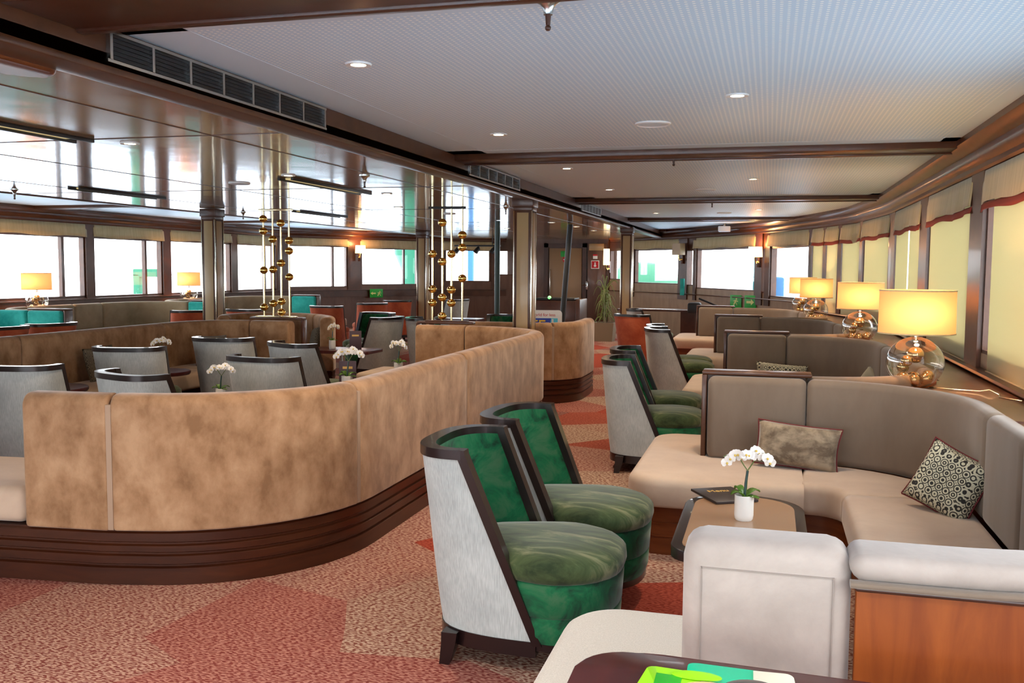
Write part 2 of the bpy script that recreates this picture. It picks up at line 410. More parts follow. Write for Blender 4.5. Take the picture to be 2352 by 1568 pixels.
# long beams and cross beams
def beam(name, x0, x1, y0, y1, z0, z1, mat='trim'):
    return struct(MB().box(x0,x1,y0,y1,z0,z1,.008).done(name, M[mat]))
beam('trim_1', BX-.05, BX+.02, -3, 23.3, LO-.012, HI)
beam('trim_7', BX-.12, BX+.05, -3, 23.3, LO-.035, LO-.005, 'trim')
beam('trim_2', BXL-.02, BXL+.05, -3, 24.0, LO-.012, HI)
for i, y in enumerate(YB):
    if y < 0: continue
    x1 = 1.42 if y < 13 else (.75 if y < 18 else -1.6)
    d = .05
    beam('trim_%d' % (10+i), BX, x1, y-.16 if i > 1 else y-.36, y+(.12 if i > 1 else .03), HI-d, HI+.02, 'trim')
    beam('trim_%d' % (20+i), BX, x1, y+(.10 if i > 1 else .0), y+(.16 if i > 1 else .05), HI-d-.012, HI, 'trimdark')
    x0 = -11.3 if y < 20 else -10
    beam('trim_%d' % (30+i), x0, BXL, y-.16, y+.16, HI-.05, HI+.02, 'trim')

# ------------------------------------------------------------------ hull walls, windows
def seg_points(poly):
    return Path(poly)
def wall_strip(mb, p0, p1, z0, z1, th=.12, side=1):
    a, b = Vector(p0), Vector(p1); t = (b-a).normalized(); n = Vector((-t.y, t.x))*th*side
    q = [a, b, b+n, a+n]
    return mb.prism([(v.x,v.y) for v in q], z0, z1)
def along(poly, key, val):
    """point on a polyline where y equals val"""
    for (a,b),(c,e) in zip(poly, poly[1:]):
        if min(b,e)-1e-6 <= val <= max(b,e)+1e-6 and abs(e-b) > 1e-6:
            f = (val-b)/(e-b); return (a+(c-a)*f, val)
def sub(poly, y0, y1):
    pts = [along(poly,'y',y0)] + [p for p in poly if y0 < p[1] < y1] + [along(poly,'y',y1)]
    return pts
def shell(poly, y0, y1, wins, zl, zt, name, side, lowmat, highmat, crown):
    low, pier = MB(), MB()
    P = Path(sub(poly, y0, y1))
    th = .12*side
    def pr(z0, z1, n0=0.0, n1=.12):
        return [(-side*n0, z0), (-side*n1, z0), (-side*n1, z1), (-side*n0, z1)]
    return P
def panel_run(mb, poly, y0, y1, z0, z1, side, n0=0.0, n1=.12):
    """wall slab following the hull between two y stations; outer side away from the room"""
    pts = sub(poly, y0, y1)
    P = Path(pts)
    rows = []
    for i, p in enumerate(P.p):
        q, nv = P.at(P.d[i]); nv = -nv*side
        rows.append([(q.x+nv.x*n0, q.y+nv.y*n0, z0), (q.x+nv.x*n1, q.y+nv.y*n1, z0), (q.x+nv.x*n1, q.y+nv.y*n1, z1), (q.x+nv.x*n0, q.y+nv.y*n0, z1)])
    return mb.grid(rows, True, True, True)
# windows: (y0, y1, sill, head); +1 = starboard hull (outside is to the right of the path), -1 = port
WR = [(-2.6,-.1,.98,2.06),(.3,2.5,.98,2.06),(2.95,4.85,.98,2.06),(5.2,7.22,.98,2.06),(7.65,9.63,.98,2.06),(10.09,12.03,.98,2.06),(12.57,14.33,1.0,2.06),(14.55,15.43,1.02,2.06),(15.6,16.15,1.02,2.06),(16.3,16.82,1.03,2.06),
      (16.95,18.62,1.035,1.98),(18.86,18.96,1.1,1.98),(19.2,21.43,1.125,2.0),(21.55,21.78,1.18,2.0),(22.05,23.53,1.2,2.03),(23.66,24.46,1.27,2.04)]
WL = [(-2.5,-.4,1.0,2.04),(-.1,2.0,1.0,2.04),(2.3,4.4,1.0,2.04),(4.7,6.9,1.0,2.04),(7.2,9.2,1.0,2.04),(9.5,11.3,1.0,2.04),(11.6,13.67,1.0,2.04),(13.88,15.8,.99,2.04),(16.05,18.2,.99,2.05),(18.45,20.1,1.0,2.05),
      (20.44,21.9,1.04,2.07),(22.2,23.44,1.09,2.04),(23.77,24.33,1.18,2.03),(24.39,24.585,1.36,2.03)]
wn = 0
def hull(poly, wins, side, wname, y0, y1):
    global wn
    low, mid = MB(), MB()
    zs = .86
    panel_run(low, poly, y0, y1, 0, zs, side)
    prev = y0
    for (a,b,s,h) in wins:
        if a > prev: panel_run(mid, poly, prev, a, zs, HI, side, -.03)
        panel_run(low, poly, a, b, zs, s, side)
        panel_run(mid, poly, a, b, h, HI, side)
        prev = b
    if prev < y1: panel_run(mid, poly, prev, y1, zs, HI, side, -.03)
    w = struct(low.done('wall_%s' % wname, M['wallpale'] if side == 1 else M['wall'], smooth=20))
    w2 = struct(mid.done('wall_%s_upper' % wname, M['trim'], smooth=20))
    for (a,b,s,h) in wins:
        wn += 1
        f = MB()
        for (u,v,z0,z1) in ((a,b,s-.0,s+.025),(a,b,h-.025,h)): panel_run(f, poly, u, v, z0, z1, side, .0, .09)
        if b-a > .3:
            for (u,v) in ((a,a+.03),(b-.03,b)): panel_run(f, poly, u, v, s, h, side, .0, .09)
        if side == -1 and b-a > 1.2: panel_run(f, poly, a+(b-a)*.745, a+(b-a)*.775, s, h, side, .02, .09)
        fo = struct(f.done('window_%d' % wn, M['trim'], smooth=20))
        g = MB(); panel_run(g, poly, a, b, s, h, side, .05, .056)
        g.done('pane', M['pane'], fo, smooth=0)
hull(RW, WR, 1, 'starboard', -3.0, 24.5)
hull(LW, WL, -1, 'port', -3.0, 24.6)
# crown mouldings and sills follow the hull
def molding(name, poly, y0, y1, prof, side, mat):
    P = Path(sub(poly, y0, y1)); m = MB()
    sweep(m, P, [(n*side, z) for n, z in prof], step=.5)
    return struct(m.done(name, M[mat]))
CROWN = [(-.03,2.255),(.035,2.255),(.05,2.27),(.05,2.30),(.09,2.33),(.10,2.36),(.10,2.385),(.16,2.41),(.19,2.44),(.19,2.485),(-.03,2.485)]
molding('trim_40', RW, -3, 24.4, CROWN, 1, 'trim'); molding('trim_41', LW, -3, 24.5, CROWN, -1, 'trim')
SILL = [(-.05,.845),(.09,.845),(.10,.855),(.09,.87),(.05,.878),(.05,.90),(-.05,.90)]
molding('trim_42', RW, -3, 16.85, [(-.05,.75),(.045,.75),(.045,.84),(.085,.85),(.095,.862),(.085,.875),(-.05,.88)], 1, 'plinth')
molding('trim_43', LW, -3, 24.5, [(-.05,.80),(.06,.80),(.06,.955),(.11,.962),(.11,.978),(-.05,.98)], -1, 'trim')
molding('trim_44', RW, 16.9, 24.4, [(-.05,.98),(.10,.98),(.11,.99),(.10,1.0),(-.05,1.0)], 1, 'trim')
# forward end wall with doors
ew = MB(); ew.box(-6.9,-3.9,24.6,24.75,0,HI)
struct(ew.done('wall_forward', M['wall'], smooth=0))
d1 = struct(MB().box(-5.72,-4.83,24.55,24.62,0,2.09,.006).done('door_1', M['door']))
f = MB(); f.box(-5.86,-5.74,24.52,24.64,0,2.22); f.box(-4.81,-4.70,24.52,24.64,0,2.22); f.box(-5.86,-4.70,24.52,24.64,2.11,2.22)
f.done('door_frame', M['trimdark'], d1)
h = MB(); h.tube([(-5.68,24.52,.7),(-5.68,24.5,.72),(-5.68,24.5,1.5),(-5.68,24.52,1.52)], .014); h.done('pull_handle', M['steel'], d1)
d2 = struct(MB().box(-4.66,-4.18,24.50,24.6,0,2.2,.006).done('door_2', M['wall']))
h = MB(); h.box(-4.70,-4.64,24.47,24.5,1.0,1.22,.006); h.tube([(-4.67,24.46,1.12),(-4.80,24.46,1.12)], .012); h.done('lever_handle', M['steel'], d2)
aw = MB()
for x0,x1,z0,z1 in ((-11.6,-8.2,0,HI),(1.3,1.6,0,HI),(-8.2,1.3,0,.12),(-8.2,1.3,2.2,HI)): aw.box(x0,x1,-3.15,-3.0,z0,z1)
struct(aw.done('wall_aft', M['wall'], smooth=0))
for k in range(5):  # glazing added out of view to let cool frontal light in
    x0 = -8.2+1.9*k; fr = MB()
    for a,b,z0,z1 in ((x0,x0+.05,.12,2.2),(x0+1.85,x0+1.9,.12,2.2),(x0,x0+1.9,.12,.18),(x0,x0+1.9,2.14,2.2)): fr.box(a,b,-3.11,-3.03,z0,z1)
    fo = struct(fr.done('window_%d' % (40+k), M['trim'], smooth=0)); MB().box(x0+.05,x0+1.85,-3.075,-3.069,.18,2.14).done('pane', M['pane'], fo, smooth=0)

# ------------------------------------------------------------------ blinds and valances on the starboard windows
def valance(poly, a, b, side, label, band=True, z0=1.965, z1=2.25, group='window valances'):
    P = Path(sub(poly, a, b)); root = thing('window_valance', label, 'valance', (P.p[0].x, P.p[0].y, z1), 0, group)
    def cloth(z0, z1, off, name, mat):
        rows = []
        n = max(8, int(P.L*16))
        for zi in range(4):
            row = []
            for k in range(n+1):
                q, nv = P.at(P.L*k/n); f = 1-zi/3
                o = off + .012*math.sin(k*.9)*f*(.5+.5*math.sin(k*.23)) + .02*f
                z = z0+(z1-z0)*zi/3 + (0.012*math.sin(k*.33+a) if zi == 0 else 0)
                w = q+nv*side*o; row.append((w.x,w.y,z))
            rows.append(row)
        m = MB().grid(rows)
        ob = m.done(name, mat, root, world=True)
        md = ob.modifiers.new('thick','SOLIDIFY'); md.thickness = .006
        return ob
    cloth(z0+.055, z1, .02, 'fabric', M['valance'])
    if band: cloth(z0, z0+.06, .024, 'red_band', M['valanceband'])
    return root
def blind(poly, a, b, zb, label):
    P = Path(sub(poly, a, b)); root = thing('roller_blind', label, 'blind', (P.p[0].x, P.p[0].y, zb), 0, 'roller blinds on the starboard windows')
    m = MB(); sweep(m, P, [(.018,zb),(.021,zb),(.021,2.10),(.018,2.10)], step=.6); m.done('fabric', M['blind'], root, world=True, smooth=0)
    m = MB(); sweep(m, P, [(.010,zb-.012),(.030,zb-.012),(.030,zb+.012),(.010,zb+.012)], step=.6); m.done('bottom_bar', M['valance'], root, world=True)
    return root
names = {3:'nearest the camera', 4:'behind the nearest lit lamp', 5:'behind the second lit lamp', 6:'between second and third lamp', 7:'in the narrow window past the lamps', 8:'in the very narrow window', 9:'last before the bow windows'}
for i, (a,b,s,h) in enumerate(WR[:10]):
    if i < 3: continue
    valance(RW, a-.05, b+.05 if i < 9 else b, 1, 'beige window valance with red lower band, ' + names[i])
    if i == 3: blind(RW, a, b-.30, .87, 'drawn cream roller blind ' + names[i])
    elif i == 5:
        blind(RW, a, a+.75, .87, 'drawn cream roller blind, near half ' + names[i]); blind(RW, a+.85, b-.1, .87, 'drawn cream roller blind, far half ' + names[i])
    else: blind(RW, a, b-(.16 if i < 7 else .03), .87, 'drawn cream roller blind ' + names[i])
# bow and port valances, no red band
vn = ['above the bow window next to the starboard corner','','above the middle bow window left of the lit wall sconce','','above the bow window behind the forward column']
for j, i in enumerate((10,12,14)):
    a,b,s,h = WR[i]; valance(RW, a-.02, b+.12, 1, 'plain beige valance ' + vn[i-10], False, h-.045, 2.25)
pn = {7:'above the port window with a lamp at its right side',6:'above the port window at the left picture edge',8:'above the port window behind the left column',9:'above the port window behind the left ball screen',10:'above the port window left of the port sconce',11:'above the port bow window right of the port sconce',12:'above the narrow port bow window near the end wall'}
for i in range(5, 13):
    a,b,s,h = WL[i]; valance(LW, a-.02, b+.03, -1, 'plain beige valance ' + pn.get(i,'on the port side outside the left edge'), False, h-.06, 2.25)

# ------------------------------------------------------------------ columns
def column(x, y, label):
    s = .1
    r = thing('square_column', label, 'column', (x,y,0), 0, 'square columns')
    MB().box(-s,s,-s,s,0,LO-.005,.012).done('shaft', M['trim'], r)
    for k in range(4):
        m = MB(); m.box(-.066,.066,-s-.006,-s+.01,.12,LO-.17,.003); m.rot(Matrix.Rotation(PI/2*k,4,'Z')); m.done('inlay_panel', M['column'] , r)
    for sx in (-1,1):
        for sy in (-1,1): MB().box(sx*s-.007,sx*s+.007,sy*s-.007,sy*s+.007,.1,LO-.15,.002).done('corner_strip', M['mirror'], r)
    m = MB(); m.box(-.122,.122,-.122,.122,LO-.11,LO-.004,.01); m.box(-.108,.108,-.108,.108,LO-.15,LO-.1,.006); m.done('capital', M['trim'], r)
    m = MB(); m.box(-.118,.118,-.118,.118,0,.1,.01); m.done('base', M['trim'], r)
column(-2.64,10.13,'square wooden column with beige inlays beside the nearest sofa end')
column(-2.57,17.4,'square wooden column with beige inlays behind the red chair near the bow')
column(-7.38,11.35,'square wooden column with beige inlays left of the left brass ball screen')
column(-7.1,18.7,'square wooden column with beige inlays left of the right brass ball screen')
# ------------------------------------------------------------------ air vents in the beam
def vent(y0, y1, n, label):
    r = thing('air_vent', label, 'vent', (BX+.02,y0,LO+.03), 0, 'air vents in the long beam')
    z0, z1 = LO+.025, HI-.025
    MB().box(BX+.018,BX+.026,y0,y1,z0,z1).done('backing', M['black'], r, world=True)
    m = MB()
    for k in range(6):
        z = z0+(z1-z0)*(k+.5)/6; m.box(BX+.026,BX+.034,y0,y1,z-.003,z+.001)
    m.done('louvres', M['black'], r, world=True)
    for k in range(n+1):
        y = y0+(y1-y0)*k/n; MB().box(BX+.022,BX+.042,y-.008,y+.008,z0,z1).done('divider', M['steel'], r, world=True)
    m = MB(); m.box(BX+.02,BX+.04,y0-.02,y1+.02,z0-.012,z0); m.box(BX+.02,BX+.04,y0-.02,y1+.02,z1,z1+.012); m.done('frame', M['steel'], r, world=True)
vent(3.19,5.02,7,'long black louvred air vent in the beam nearest the camera')
vent(7.75,9.4,6,'black louvred air vent in the beam above the nearest column')
vent(12.75,14.2,6,'small black louvred air vent in the beam farthest forward')

# ------------------------------------------------------------------ ceiling fittings
def downlight(x, y, z, label, group, power=26, col=(1,.80,.58), warm=True):
    r = thing('ceiling_downlight', label, 'light', (x,y,z), 0, group)
    MB().lathe([(.035,.012),(.036,-.006),(.058,-.008),(.062,-.002),(.062,.0)], seg=20).done('trim_ring', M['whitemetal'], r)
    MB().lathe([(.0001,-.003),(.036,-.003)], seg=16).done('bulb', M['bulb'], r)
    l = bpy.data.lights.new('downlight_beam','SPOT'); l.energy = power*1.9; l.color = col; l.spot_size = R(125); l.spot_blend = .8; l.shadow_soft_size = .06
    o = bpy.data.objects.new('downlight_beam', l); C.objects.link(o); o.parent = r; o.location = (0,0,-.03)
    return r
ord_ = ['first','second','third','fourth','fifth','sixth']
ly = [4.04,6.35,8.62,11.0,13.4,15.7]
for i, y in enumerate(ly): downlight(-1.85, y, HI, ord_[i] + ' round downlight from the camera in the row beside the long beam', 'tray ceiling downlights')
for i, y in enumerate([5.22,10.0,15.05]): downlight(-.195, y, HI, ord_[i] + ' round downlight from the camera in the middle row of the white ceiling', 'tray ceiling downlights')
for (x,y) in ((-.195,.4),(-1.85,-.7),(-1.85,1.7)): downlight(x, y, HI, 'added downlight in the white ceiling, out of view, for flash-like front light', 'tray ceiling downlights', 40, (1,.93,.85))  # fixtures added along the rows out of view, in place of a flash
for i,(x,y) in enumerate([(-3.97,5.2),(-4.0,7.3),(-3.94,9.3),(-4.67,11.4)]): downlight(x, y, LO, ord_[i] + ' round downlight from the camera in the lacquered ceiling', 'lacquered ceiling downlights', 24)
for (x,y,l) in [(-3.6,15.6,'right of the nearest column, first of the far group'),(-3.5,17.2,'between the ball screen and the forward column, second of the far group'),(-3.5,19.0,'near the forward doors, last of the far group'),(-5.0,17.8,'over the forward dance floor')]:
    downlight(x, y, LO, 'warm downlight ' + l, 'lacquered ceiling downlights', 24)
def round_speaker(x, y, z, label, r_=.115):
    r = thing('ceiling_speaker', label, 'speaker', (x,y,z), 0, 'round ceiling speakers')
    MB().lathe([(r_,0),(r_,-.008),(r_-.012,-.013),(r_-.02,-.008)], seg=28).done('rim', M['whitemetal'], r)
    MB().lathe([(.0001,-.009),(r_-.02,-.008)], seg=28).done('grille', M['ceilplain'], r)
for i, y in enumerate([6.1,11.2,15.8]): round_speaker(-.75, y, HI, ord_[i] + ' round white loudspeaker from the camera in the white ceiling')
for (x,y,l) in [(-4.84,7.9,'left of the left ball screen'),(-4.5,12.9,'between the two ball screens'),(-9.5,10.5,'in the white port ceiling')]: round_speaker(x,y,LO if x>-8 else HI,'round loudspeaker in the ceiling ' + l,.10)
def sprinkler(x, y, z, label, k=1.0):
    r = thing('sprinkler_head', label, 'sprinkler', (x,y,z), 0, 'sprinkler heads')
    MB().lathe([(.045*k,0),(.045*k,-.006),(.03*k,-.014),(.018*k,-.03),(.016*k,-.05*k)], seg=16, cap1=True).done('escutcheon', M['steel'], r)
    m = MB(); m.tube([(0,0,-.04),(0,0,-.085*k)], [.012*k,.008*k]); m.ball((0,0,-.095*k), .011*k, 10, 6)
    m.done('nozzle', M['trimdark'], r)
for i, y in enumerate([3.25,7.66,12.82]): sprinkler(-.77, y, HI, ord_[i] + ' sprinkler head from the camera hanging from the white ceiling')
for (x,y,l) in [(-3.36,7.45,'left of the nearest column'),(-7.6,8.1,'at the left picture edge'),(-7.36,12.1,'left of the left ball screen'),(-3.25,11.5,'right of the right ball screen')]: sprinkler(x,y,LO,'sprinkler head in the lacquered ceiling ' + l)
def track(x, y0, y1, label, w=.13):
    r = thing('track_light', label, 'light', (x,y0,LO), 0, 'recessed track lights')
    for s in (-1,1): MB().box(x+s*w/2-.012,x+s*w/2+.012,y0,y1,LO-.022,LO,.003).done('rail', M['black'], r, world=True)
    MB().box(x-w/2,x+w/2,y0+.1,y1-.1,LO-.008,LO).done('reflector', M['trackglow'], r, world=True)
track(-4.15,3.3,5.0,'black framed track light in the lacquered ceiling nearest the camera')
track(-6.78,8.0,9.4,'black framed track light in the lacquered ceiling over the port aisle')
track(-4.14,7.5,9.2,'black framed track light left of the right ball screen')
track(-6.4,11.9,13.4,'black framed track light behind the left ball screen')
# big rounded wooden ceiling element, upper left
m = MB()
for x0, x1, y1, zb in ((-2.86,-2.66,3.12,LO-.05),(-3.06,-2.86,3.02,LO-.09)):
    r_ = .09
    poly = [(x0,.5),(x1,.5)] + arc((x1-r_,y1-r_), r_, 0, 90, 8) + arc((x0+r_,y1-r_), r_, 90, 180, 8)
    t = MB().prism([(x,-y) for x,y in poly][::-1], -LO+.001, -zb, .02, 3); t.rot(Matrix.Diagonal((1,-1,-1,1))); m.merge(t)
tag(m.done('ceiling_canopy', M['plinthred']), 'stepped reddish wooden ceiling canopy with rounded end, upper left corner', 'canopy')

# ------------------------------------------------------------------ sofas of the middle block
def panels(root, P, cuts, prof, mats, name, r=.05, lean=0, labels=None):
    for k in range(len(cuts)-1):
        m = MB(); sweep(m, P, prof, cuts[k]+.004, cuts[k+1]-.004, r, lean=lean)
        o = m.done(name, mats[k] if isinstance(mats, list) else mats, root, world=True, smooth=60)
        if labels and labels[k]: o['label'] = labels[k]
def round_sofa(name, label, pts, cuts, stub0=.9, stub1=0, mats=None, mirror=None, height=.93, seam=True, seatmat='seat', seat_depth=.74):
    P = Path(pts); base = P.p[0]
    root = thing(name, label, 'sofa', (P.p[0].x, P.p[0].y, 0), 0, 'round velvet sofas')
    a, b = P.at(0)[0], None
    t0 = (P.p[1]-P.p[0]).normalized(); t1 = (P.p[-1]-P.p[-2]).normalized()
    ext = [tuple(P.p[0]-t0*stub0)] + [tuple(p) for p in P.p] + ([tuple(P.p[-1]+t1*stub1)] if stub1 else [])
    Q = Path(ext)
    m = MB(); sweep(m, Q, [(n*(seat_depth-.14)/.6*.96+.016 if n > .1 else n+.016, z) for n, z in PLINTH], step=.1); m.done('plinth', M['plinth'], root, world=True, smooth=25)
    cuts = [c if c >= 0 else P.L for c in cuts]
    panels(root, P, cuts, soft_top(.006,.17,.268,height), mats or M['velvet_near'], 'back_panel', .022)
    for c in cuts[1:-1]:
        if seam:
            m = MB(); sweep(m, P, rrect(.008,.03,.27,height-.045,.008,2), c-.013, c+.013, 0, step=.02); m.done('seam_strip', M['seam'], root, world=True)
    panels(root, P, cuts, rrect(.16,seat_depth,.275,.455,.05), M[seatmat], 'seat', .03)
    if stub0:
        m = MB(); sweep(m, Path(ext[:2]), rrect(.02,seat_depth,.275,.455,.05), 0, stub0-.004, .05); m.done('seat', M[seatmat], root, world=True, smooth=60)
    if stub1:
        m = MB(); sweep(m, Path(ext[-2:]), rrect(.02,seat_depth,.275,.455,.05), .004, stub1, .05); m.done('seat', M[seatmat], root, world=True, smooth=60)
    return root, P
near = [(-3.50,3.712),(-3.06,3.76)] + arc((-3.1,4.78),1.0,-88,0,14)[1:] + [(-2.10,6.45),(-2.10,8.35)] + arc((-3.0,8.75),.90,0,90,12) + [(-3.70,9.65)]
Pn = Path(near)
def tnear(P, x, y): 
    best = min(range(401), key=lambda k: (P.at(P.L*k/400)[0]-Vector((x,y))).length); return P.L*best/400
sofaA, PA = round_sofa('round_sofa', 'large taupe velvet corner sofa seen from behind, nearest the camera', near,
    [0, tnear(Pn,-3.05,3.77), tnear(Pn,-2.12,4.62), tnear(Pn,-2.1,6.45), tnear(Pn,-2.15,9.1), tnear(Pn,-3.14,9.65), -1], .9, .45, M['velvet_near'])
# port mirror of it, seen from inside; path runs clockwise, so mirrored normals
def mirror_path(pts, cx): return [(2*cx-x, y) for x, y in reversed(pts)]
portU = [(-5.25,9.72),(-5.75,9.72)] + arc((-5.75,9.02),.70,90,180,10)[1:] + [(-6.45,8.4),(-6.45,6.75),(-6.45,4.6)] + arc((-5.75,4.4),.70,180,270,10) + [(-5.0,3.7)]
Pp = Path(portU)
sofaB, PB = round_sofa('round_sofa', 'long taupe velvet sofa facing the camera, with dark cushions, behind the grey chairs', portU,
    [0, .52, tnear(Pp,-6.45,8.75), tnear(Pp,-6.45,6.72), tnear(Pp,-6.45,4.6), -1], .35, 0, M['velvet_near'], seam=False)
for nm, x0, x1, lab, y in (('partition_rail',-3.74,-3.10,'dark wooden cap rail under the right brass ball screen',9.72),('partition_rail',-5.86,-5.19,'dark wooden cap rail under the left brass ball screen',9.80)):
    r = thing(nm, lab, 'rail', ((x0+x1)/2,y,.93), 0, 'cap rails on the sofa ends')
    MB().box(x0,x1,y-.06,y+.06,.935,.962,.006).done('cap', M['trim'], r, world=True)
    xe = x0 if x0 > -4 else x1
    MB().box(xe-.02,xe+.02,y-.04,y+.04,.30,.938,.006).done('post', M['trim'], r, world=True)
# sofa beyond the nearest column
s2 = [(-3.6,10.30),(-2.72,10.30)] + arc((-2.72,10.92),.62,-90,0,10)[1:] + [(-2.10,11.35),(-2.12,11.7)]
P2 = Path(s2)
round_sofa('round_sofa', 'short taupe velvet sofa end behind the nearest column, facing away', s2, [0, tnear(P2,-2.36,10.40), -1], .3, 0, M['velvet_near'], seam=True)
# half-round sofa beyond the left screen
hr0 = [(-5.16,10.5),(-5.30,10.86),(-5.58,11.18),(-5.95,11.41),(-6.35,11.49),(-6.68,11.35),(-6.86,11.02),(-6.86,10.65),(-6.70,10.36)]
hr = []
for k in range(len(hr0)-1):   # smooth the corner points
    p0, p1, p2, p3 = hr0[max(k-1,0)], hr0[k], hr0[k+1], hr0[min(k+2,len(hr0)-1)]
    for j in range(5):
        t = j/5; hr.append(tuple(.5*((2*p1[i])+(-p0[i]+p2[i])*t+(2*p0[i]-5*p1[i]+4*p2[i]-p3[i])*t*t+(-p0[i]+3*p1[i]-3*p2[i]+p3[i])*t**3) for i in (0,1)))
hr.append(hr0[-1])
round_sofa('round_sofa', 'half-round taupe sofa with patterned cushion behind the left ball screen', hr, [0, .9, 1.8, -1], 0, 0, M['velvet_near'], seam=False, seat_depth=.46)

# brass ball screens standing on the cap rails
def ball_screen(cx, y, w, label, rods, z0=.962, z1=2.19, dark=False):
    r = thing('ball_screen', label, 'screen', (cx,y,z0), 0, 'brass ball screens')
    m = MB(); m.box(cx-w/2-.06,cx+w/2+.06,y-.05,y+.05,z0,z0+.012,.003); m.done('base_plate', M['brassrod'] if not dark else M['trim'], r, world=True)
    m = MB(); m.box(cx-w/2-.03,cx+w/2+.03,y-.02,y+.02,z1,z1+.025,.003); m.done('top_bar', M['brassrod'] if not dark else M['black'], r, world=True)
    for x, zs in rods:
        MB().tube([(x,y,z0+.01),(x,y,LO-.003)], .011, 10).done('rod', M['brassrod'], r, world=True)
        for z in zs: MB().ball((x,y,z), .048, 18, 12, .92).done('ball', M['brass'], r, world=True)
ball_screen(-5.54,9.80,.37,'left screen of brass balls on four thin rods, on the sofa end',[(-5.70,(2.10,1.96,1.505,1.075)),(-5.58,(1.865,1.515,1.12)),(-5.475,(2.05,1.59,1.145,1.02)),(-5.37,(1.85,1.73,1.43))])
ball_screen(-3.41,9.72,.36,'right screen of brass balls on four thin rods, beside the nearest column',[(-3.58,(1.70,1.315,1.165)),(-3.465,(2.04,1.615,1.225,1.02)),(-3.36,(1.70,1.31,1.165)),(-3.235,(1.905,1.77,1.435))], dark=True)

# ------------------------------------------------------------------ booths along the hull
def bench_profile(x0, x1, y0, y1, z0, z1, r, bev):
    """seat block with two rounded left corners"""
    rows = []
    steps = [(z0,0),(z1,0)] if not bev else [(z0,.012),(z0+.012,0),(z1-bev,0),(z1-bev*.62,bev*.08),(z1-bev*.29,bev*.29),(z1-bev*.08,bev*.62),(z1,bev),(z1+.006,bev+.10)]
    for z, i in steps:
        q = max(r-i, .03)
        rows.append([(x,y,z) for x,y in [(x1,y0+i),(x1,y1-i)] + arc((x0+i+q,y1-i-q),q,90,180,10) + arc((x0+i+q,y0+i+q),q,180,270,10)])
    return MB().grid(rows, True, True, True)
def partition_bench(y, dx, label, mx=1, cx=0, teal=False, cap=True, near=False, backmat='velvet_brown', seatmat='seat'):
    """double bench: seat through the partition, cushions on both faces, wooden partition with cap"""
    root = thing('booth_bench', label, 'sofa', (cx,y,0), 0, 'benches across the booths')
    W = lambda p: p
    def fin(mb, name, mat, sm=60):
        if mx == -1: mb.rot(Matrix.Diagonal((-1,1,1,1)))
        mb.rot(Matrix.Translation((cx+dx*mx, y, 0)))
        return mb.done(name, mat, root, world=True, smooth=sm)
    xl, yl = (-.605, -.24) if near else (-.73, -.73)
    fin(bench_profile(xl+.03,.20,yl+.07,.66,0,.27,.12 if near else .16,0), 'plinth', M['plinthred'], 30)
    for k in range(2): fin(bench_profile(xl+.024,.20,yl+.064,.666,.10+.07*k,.108+.07*k,.125 if near else .165,0), 'plinth_moulding', M['plinthred'], 30)
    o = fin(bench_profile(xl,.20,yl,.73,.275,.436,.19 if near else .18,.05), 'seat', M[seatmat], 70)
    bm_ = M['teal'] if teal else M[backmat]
    if near:
        m = MB(); m.box(-.180,.198,-.13,.05,.43,.925,.05,4); fin(m, 'back_cushion', M['velvet_brown_lit'])
        m = MB(); m.box(-.135,.155,-.1325,-.12,.860,.863); m.box(-.137,-.134,-.1325,-.12,.47,.863); m.box(.155,.158,-.1325,-.12,.47,.863); fin(m, 'stitched_seam', M['seamgrey'])
    else:
        for s in (-1,1):
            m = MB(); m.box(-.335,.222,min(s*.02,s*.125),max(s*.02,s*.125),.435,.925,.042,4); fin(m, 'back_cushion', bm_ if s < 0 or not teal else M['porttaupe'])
    if cap:
        m = MB(); m.box(-.352,.215,-.016,.016,.40,.935); fin(m, 'partition_panel', M['trim'], 0)
        m = MB(); m.box(-.372,.25,-.075,.075,.93,.952,.006); fin(m, 'cap', M['trim'])
        m = MB(); m.box(-.372,-.344,-.075,.075,.44,.93,.004); fin(m, 'post', M['trim'])
    return root
def corner_pts(y, s, dx, xw):
    """back line of a booth corner: from the partition at y round to the hull side; s=-1 toward the camera"""
    c = (.22+dx, y+s*(.12+.80)); r = xw-(.22+dx)
    return c, r
